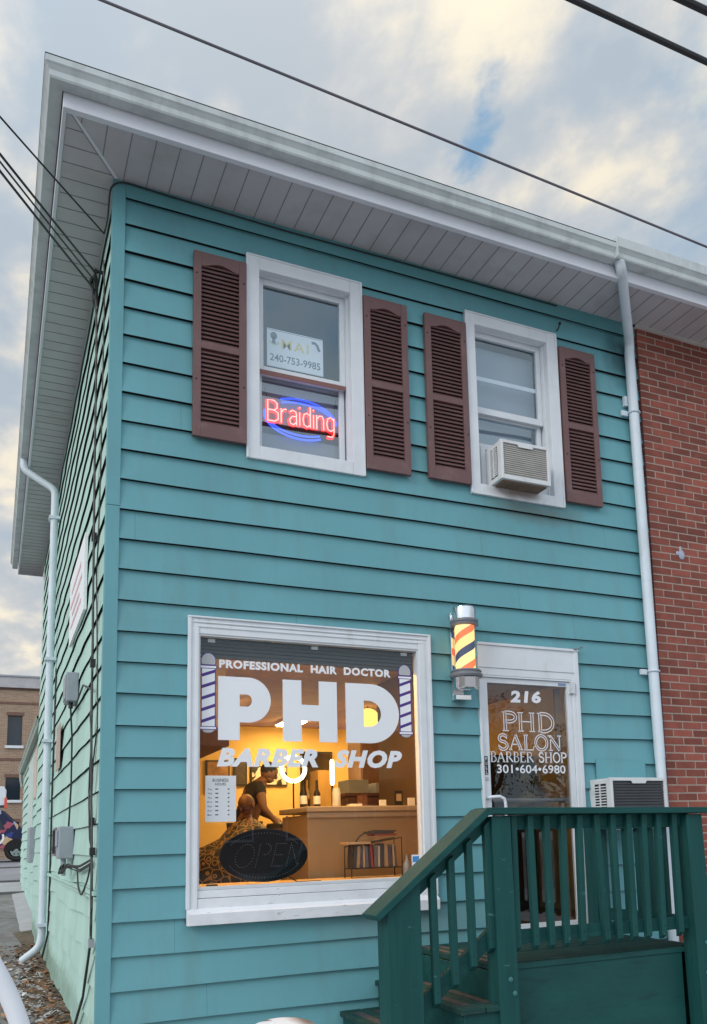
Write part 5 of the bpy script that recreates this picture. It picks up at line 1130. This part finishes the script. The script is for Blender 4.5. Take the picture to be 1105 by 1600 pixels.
mb = MB()
for k in range(7):
    a = random.random(); mb.tube(bend([(-.08, 2.0+.12*a, 1.28), (-.10-.04*a, 1.9, 1.22-.05*random.random()), (-.09, 1.7-.3*a, 1.24+.04*random.random()), (-.05, 1.0, 1.2+.06*a), (-.04, .35, 1.26+.05*a)]), .005, 5)
mb.tube(bend([(-.05, 1.2, 1.25), (-.06, .95, 1.10), (-.06, .7, 1.06), (-.05, .4, 1.18), (-.04, .3, 1.3)]), .006, 5)
mb.build('wiring', m_wire, mt_)
# cable bundle running down the wall from the service drop
cb_ = thing('cable_bundle', 'bundle of black cables running down the mint side wall by the corner', 'cable', (-.03, .6, GZ))
def wob(pts, s=.012, n=6):
    out = []
    for a, b in zip(pts, pts[1:]):
        for i in range(n):
            t = i/n; out.append(tuple(a[k]+(b[k]-a[k])*t+(random.uniform(-s, s) if k == 1 else 0) for k in range(3)))
    return out+[pts[-1]]
main = [(-.075, .58, 5.60), (-.055, .62, 5.2), (-.05, .60, 4.79), (-.045, .60, 3.98), (-.045, .45, 2.78), (-.045, .42, 2.34), (-.045, .34, 1.82), (-.045, .20, 1.38), (-.045, .14, 1.01), (-.045, .14, .81), (-.045, .55, .42), (-.06, 1.05, .12)]
for dy in (0, .018, -.015):
    mb = MB(); mb.tube(wob([(x-.004, y+dy, z) for x, y, z in main], .008), .007, 6); mb.build('cable', m_wire, cb_)
mb = MB(); mb.tube(wob([(-.05, .30, 5.5), (-.045, .22, 5.1), (-.045, .22, 4.06), (-.045, .26, 3.49), (-.045, .34, 3.2), (-.045, .12, 2.45), (-.045, .06, 2.14), (-.045, .28, 1.94), (-.045, .33, 1.7)], .01), .005, 6); mb.build('cable', m_wire, cb_)
mb = MB(); mb.tube(wob([(-.05, .5, 2.3), (-.045, .42, 2.1), (-.045, .52, 1.75), (-.045, .40, 1.45), (-.045, .2, 1.33)], .01), .006, 6); mb.build('cable', m_wire, cb_)
for z, y in ((3.55, .56), (2.62, .44), (1.55, .27), (1.36, .19), (.80, .14)):
    mb = MB(); mb.box(-.062, -.03, y-.03, y+.03, z-.025, z+.025); mb.build('cable_clip', m_galv if z < 1 else m_wire, cb_)
# service drop from the street pole to the corner
def span(a, b, sag, n=24): return [tuple(a[k]+(b[k]-a[k])*i/n-(4*sag*(i/n)*(1-i/n) if k == 2 else 0) for k in range(3)) for i in range(n+1)]
sdp = thing('service_drop', 'black service wires reaching the house corner from the left', 'cable', (-.1, .5, 5.4))
import itertools
for i, (z0_, zq, r) in enumerate(((5.30, 5.56, .008), (5.255, 5.54, .006), (5.20, 5.52, .008))):
    # passes just left of the eave, then on to a pole across the street
    a = (-.08, .55, zq-.05*i); m_ = (-.72, -.8, z0_); d = Vector(m_)-Vector(a); far = Vector(a)+d*9
    mb = MB(); mb.tube(span(a, (far.x, far.y, far.z+.45), .25, 40), r, 6); mb.build('wire', m_wire, sdp)
mb = MB(); a = (-.055, .16, 5.80); far = Vector(a)+(Vector((-.724, -.8, 5.50))-Vector((-.06, .22, 5.66)))*9
mb.tube(span((-.06, .20, 5.64), (far.x, far.y, far.z+.35), .2, 40), .006, 6); mb.tube(bend([(-.06, .20, 5.64), (-.055, .05, 5.62), (-.05, -.03, 5.84), (.02, -.05, 5.885), (.3, -.05, 5.875), (1.2, -.05, 5.86), (2.2, -.045, 5.875), (3.6, -.045, 5.88)]), .006, 6); mb.build('wire', m_wire, sdp)
mb = MB()
for k in range(9):
    a = random.uniform(0, 6.28); mb.tube([(-.08, .56, 5.56), (-.09+.03*math.cos(a), .57+.06*math.sin(a), 5.50), (-.06, .58, 5.38-.1*random.random())], .007, 5)
mb.tube([(-.08+.015*math.cos(a), .66+.10*math.cos(a), 5.44+.075*math.sin(a)) for a in [R_(15*i) for i in range(25)]], .004, 5)
mb.tube([(-.02, .56, 5.58), (-.09, .56, 5.58)], .014, 8); mb.build('wire_knot', m_wire, sdp)
# overhead street lines
def line(pts_a, pts_b, r, m, lab, ext=14, sag=.0):
    a, b = Vector(pts_a), Vector(pts_b); d = (b-a).normalized(); mb = MB()
    mb.tube(span(a-d*ext, b+d*ext, sag, 40), r, 8); props(mb.build('overhead_wire', m), lab, 'wire')
line((-.362, -2.5, 4.712), (2.807, -2.5, 4.553), .0058, m_wireg, 'thin overhead wire crossing the sky above the roof', 8)
line((1.998, -2.5, 5.745), (2.926, -2.5, 5.748), .017, m_wire, 'thick overhead cable in the upper right sky', 12)
line((1.99, -2.49, 5.762), (2.92, -2.49, 5.767), .007, m_wireg, 'thin wire lashed to the thick overhead cable', 12)
line((2.752, -2.5, 6.09), (2.96, -2.5, 6.096), .022, m_wire, 'thick overhead cable cutting the top right sky corner', 12)

# =================================================================== FOREGROUND
wr = thing('pipe_rail', 'white bent steel pipe rail at the left edge of the path', 'rail', (-1.0, -3.5, GZ))
mb = MB(); rp = bend([(-1.75, -3.5, GZ), (-1.75, -3.5, 1.34), (-.72, -3.5, 1.34), (-.565, -3.5, 1.045), (-.44, -3.5, .62), (-.44, -3.5, GZ)], 8); mb.tube(rp, .021, 14); mb.build('bent_pipe', m_pipe, wr, smooth=True)
bo = thing('bollard', 'round topped white bollard with rust in front of the house', 'bollard', (.215, -3.0, GZ))
mb = MB(); mb.lathe([(.105, 0), (.105, .725)], (.215, -3.0, GZ), 28); mb.build('shaft', m_pipe, bo, smooth='auto')
mb = MB(); mb.lathe([(.107, .725), (.105, .735), (.09, .746), (.06, .755), (.03, .759), (.0, .760)], (.215, -3.0, GZ), 28); mb.build('dome_cap', m_rust, bo, smooth='auto')

# =================================================================== FAR STREET
fb = thing('office_building', 'tan brick office building far behind across the back street', 'building', (-6, 38, .96))
mfb = bpy.data.materials.new('tan brick'); mfb.use_nodes = True; t = mfb.node_tree; N = t.nodes; L = t.links; b_ = N['Principled BSDF']; b_.inputs['Roughness'].default_value = .9
g_ = N.new('ShaderNodeNewGeometry'); sp_ = N.new('ShaderNodeSeparateXYZ'); L.new(g_.outputs['Position'], sp_.inputs[0]); cm = N.new('ShaderNodeCombineXYZ'); L.new(sp_.outputs[0], cm.inputs[0]); L.new(sp_.outputs[2], cm.inputs[1])
bt = N.new('ShaderNodeTexBrick'); L.new(cm.outputs[0], bt.inputs[0]); bt.inputs['Scale'].default_value = 1; bt.inputs['Brick Width'].default_value = .23; bt.inputs['Row Height'].default_value = .075; bt.inputs['Mortar Size'].default_value = .008
bt.inputs['Color1'].default_value = (.36, .24, .16, 1); bt.inputs['Color2'].default_value = (.27, .175, .115, 1); bt.inputs['Mortar'].default_value = (.36, .31, .26, 1); L.new(bt.outputs[0], b_.inputs['Base Color'])
mb = MB(); FY = 38
wins = []
for cxw in [.16-3.4*i for i in range(-3, 7)]:
    wins += [(cxw-.31, cxw+.31, 6.08, 7.47), (cxw-.31, cxw+.31, 3.60, 4.62), (cxw-.31, cxw+.31, 1.5, 2.6)]
xs_ = sorted({-22., 11., *[w[0] for w in wins], *[w[1] for w in wins]}); zs_ = sorted({.9, 8.75, *[w[2] for w in wins], *[w[3] for w in wins]})
for xa, xb in zip(xs_, xs_[1:]):
    for za, zb in zip(zs_, zs_[1:]):
        if any(w[0] <= xa and xb <= w[1] and w[2] <= za and zb <= w[3] for w in wins): continue
        mb.quad((xa, FY, za), (xb, FY, za), (xb, FY, zb), (xa, FY, zb))
mb.box(-22, 11, FY+.5, FY+12, .9, 8.75); mb.quad((-22, FY, .9), (-22, FY+.5, .9), (-22, FY+.5, 8.75), (-22, FY, 8.75)); mb.quad((11, FY, .9), (11, FY+.5, .9), (11, FY+.5, 8.75), (11, FY, 8.75))
mb.build('wall', mfb, fb)
mb = MB(); mb.box(-22.2, 11.2, FY-.15, FY+12.2, 8.75, 9.25); mb.build('cornice', m_conc, fb); mb = MB(); mb.box(-22.25, 11.25, FY-.2, FY+12.25, 9.25, 9.32); mb.build('coping', m_galv, fb)
mb = MB(); mdb = mat('dark brick band', (.17, .10, .075), .9, .15, 8)
for z in (8.05, 5.45, 8.70): mb.box(-22, 11, FY-.03, FY-.001, z-.05, z+.05)
mb.build('brick_band', mdb, fb)
m_fwin = mat('dark far window glass', (.02, .03, .045), .08, .05)
for w in wins:
    mb = MB(); mb.box(w[0]-.08, w[1]+.08, FY-.08, FY+.02, w[2]-.12, w[2]); o = mb.build('window', m_white, fb)
    mb = MB(); mb.quad((w[0], FY+.14, w[2]), (w[1], FY+.14, w[2]), (w[1], FY+.14, w[3]), (w[0], FY+.14, w[3])); mb.build('pane', m_fwin, o)
    mb = MB(); mb.box(w[0]-.05, w[1]+.05, FY-.02, FY+.14, w[3], w[3]+.16); mb.build('lintel', mdb, o)
# delivery truck
tk = thing('box_truck', 'dark blue truck with colourful wrap and white box parked on the back street', 'truck', (-2.2, 29.8, .96))
mwr = bpy.data.materials.new('colourful vehicle wrap'); mwr.use_nodes = True; t = mwr.node_tree; N = t.nodes; L = t.links; b_ = N['Principled BSDF']; b_.inputs['Roughness'].default_value = .3
g_ = N.new('ShaderNodeNewGeometry'); v_ = N.new('ShaderNodeTexVoronoi'); v_.inputs['Scale'].default_value = 5.0; L.new(g_.outputs['Position'], v_.inputs[0]); sp_ = N.new('ShaderNodeSeparateColor'); L.new(v_.outputs['Color'], sp_.inputs[0])
cr = N.new('ShaderNodeValToRGB'); L.new(sp_.outputs[0], cr.inputs[0]); cr.color_ramp.interpolation = 'CONSTANT'; e = cr.color_ramp
e.elements[0].color = (.012, .016, .06, 1); e.elements[1].position = .64; e.elements[1].color = (.34, .38, .50, 1)
for p_, c_ in ((.72, (.38, .09, .13, 1)), (.82, (.03, .05, .25, 1)), (.93, (.55, .38, .22, 1))): a_ = e.elements.new(p_); a_.color = c_
L.new(cr.outputs[0], b_.inputs['Base Color'])
ty0, ty1, tz = 28.9, 30.9, .97
mb = MB(); prof = [(-2.0, .42), (-.3, .42), (1.02, .42), (1.10, .75), (1.08, 1.05), (.35, 1.16), (-.30, 1.80), (-.55, 1.95), (-2.0, 1.95)]
mb.prism([(x, tz+z) for x, z in prof], lambda a, b, d: (a, d, b), ty0, ty1); mb.build('cab', mwr, tk, bevel=.05)
mb = MB(); mb.box(-6.5, -2.02, ty0-.1, ty1+.1, tz+.55, tz+2.6); mb.prism([(-6.5, tz+1.55+.4), (-6.5, tz+2.65), (-.28, tz+2.65), (-.20, tz+2.5), (-.22, tz+1.98), (-.5, tz+1.97), (-2.0, tz+1.97)], lambda a, b, d: (a, d, b), ty0-.1, ty1+.1)
mb.build('cargo_box', m_white, tk, bevel=.03)
mb = MB(); mb.box(-.26, -.17, ty0-.13, ty0+.2, tz+2.05, tz+2.25); mb.box(-.26, -.16, ty0-.13, ty0+.2, tz+1.88, tz+2.04); mb.build('marker_lamp', mat('red marker lens', (.65, .10, .06), .3, .2, 6), tk)
mb = MB(); mb.prism([(-.20, tz+1.12), (-.95, tz+1.12), (-.95, tz+1.82), (-.52, tz+1.82)], lambda a, b, d: (a, d, b), ty0-.012, ty0-.004); mb.build('side_window', m_fwin, tk)
mb = MB(); mb.quad((.30, ty0+.1, tz+1.19), (.30, ty1-.1, tz+1.19), (-.28, ty1-.1, tz+1.80), (-.28, ty0+.1, tz+1.80)); mb.v = [(x+.02, y, z+.012) for x, y, z in mb.v]; mb.build('windscreen', m_fwin, tk)
mb = MB(); ribbon(mb, arc(-.42, tz+.85, .17, .22, 150, 390, 16), .07, ty0-.006); mb.build('wrap_lettering', m_decal, tk, fix=False)
for wx in (.19, -4.9):
    for wy in (ty0+.0, ty1-.22):
        mb = MB(); n = 28; R0, R1 = .365, .235
        mb.tube([(wx+.29*math.cos(6.28318*i/n), wy+.11, tz+.365+.29*math.sin(6.28318*i/n)) for i in range(n)], .085, 10, closed=True); w_ = mb.build('wheel', m_black, tk, smooth=True)
        mb = MB(); mb.tube([(wx, wy-.0, tz+.365), (wx, wy+.04, tz+.365)], .20, 20); mb.tube([(wx, wy-.03, tz+.365), (wx, wy, tz+.365)], .07, 12); mb.build('rim', m_chrome, w_)
        mb = MB()
        for i in range(6): a = i*1.047; mb.tube([(wx+.13*math.cos(a), wy-.004, tz+.365+.13*math.sin(a)), (wx+.13*math.cos(a), wy+.004, tz+.365+.13*math.sin(a))], .028, 8)
        mb.build('rim_hole', m_dark, w_)
mb = MB()
for i in range(14): mb.tube([(-.25+.41*math.cos(0), 0, 0), (-.25, 0, 0)], .001, 3) if False else None
mb.prism([(.19+.42*math.cos(R_(a)), tz+.365+.42*math.sin(R_(a))) for a in range(0, 181, 12)]+[(-.23, tz+.42), (.61, tz+.42)][:0], lambda a, b, d: (a, d, b), ty0-.008, ty0-.002); mb.build('wheel_arch', m_dark, tk)

# =================================================================== ACROSS THE STREET (seen only as reflections in the glass)
m_crown = mat('green tree leaves', (.045, .075, .025), .8, .3, 3, island=.4); m_bark = mat('grey tree bark', (.10, .08, .06), .9, .2, 8, .3)
def tree(x, y, h, r, lab):
    t_ = thing('tree', lab, 'tree', (x, y, GZ), 'trees across the street')
    mb = MB(); mb.tube([(x, y, GZ), (x+.1, y, h*.3), (x, y+.1, h*.55), (x+.1, y, h*.8)], .2, 8, rs=[.26, .2, .14, .05])
    for k in range(6):
        a = k*1.05; mb.tube([(x, y, h*.32+k*.2), (x+r*.4*math.cos(a), y+r*.4*math.sin(a), h*.5+k*.2), (x+r*.7*math.cos(a), y+r*.7*math.sin(a), h*.62+k*.2)], .06, 6, rs=[.09, .06, .02])
    mb.build('trunk', m_bark, t_)
    mb = MB()
    cl = [(x+random.gauss(0, r*.42), y+random.gauss(0, r*.42), h*.62+random.gauss(0, h*.15)) for _ in range(34)]
    for c in cl:
        for _ in range(110):
            p = Vector(c)+Vector((random.gauss(0, .38), random.gauss(0, .38), random.gauss(0, .3))); s_ = random.uniform(.04, .10)
            u = Vector((random.uniform(-1, 1), random.uniform(-1, 1), random.uniform(-1, 1))).normalized()*s_; w = u.cross(Vector((random.uniform(-1, 1), random.uniform(-1, 1), random.uniform(-1, 1)))).normalized()*s_*.6
            mb.add([p-u, p+w, p+u, p-w], [(0, 1, 2, 3)])
    mb.build('crown', m_crown, t_, fix=False)
tree(19.6, -29, 9.0, 2.4, 'tall leafy tree across the street, nearest the pale house'); tree(27.5, -33, 6.5, 2.2, 'low leafy tree across the street, right of the tall one'); tree(5.0, -31, 6.5, 2.2, 'bushy tree across the street at the far end')
hs_ = thing('gabled_house', 'brown gabled house across the street', 'house', (12, -33, GZ))
mb = MB(); mb.box(7, 18, -37, -30, GZ, 4.2); mb.add([(7, -30, 4.2), (7, -37, 4.2), (7, -33.5, 6.4), (18, -30, 4.2), (18, -37, 4.2), (18, -33.5, 6.4)], [(0, 1, 2), (3, 5, 4)]); mb.build('wall', mat('brown house siding', (.20, .14, .10), .8, .1), hs_)
mb = MB(); mb.add([(6.7, -29.6, 4.15), (18.3, -29.6, 4.15), (18.3, -33.5, 6.6), (6.7, -33.5, 6.6), (6.7, -37.4, 4.15), (18.3, -37.4, 4.15)], [(0, 1, 2, 3), (3, 2, 5, 4)]); mb.build('roof', m_shed, hs_)
for x in (8, 10.4, 13.6, 16): mb = MB(); mb.box(x, x+1.1, -30, -29.94, 1.3, 2.8); w_ = mb.build('window', m_white, hs_); mb = MB(); mb.box(x+.08, x+1.02, -29.94, -29.93, 1.38, 2.72); mb.build('pane', m_fwin, w_)
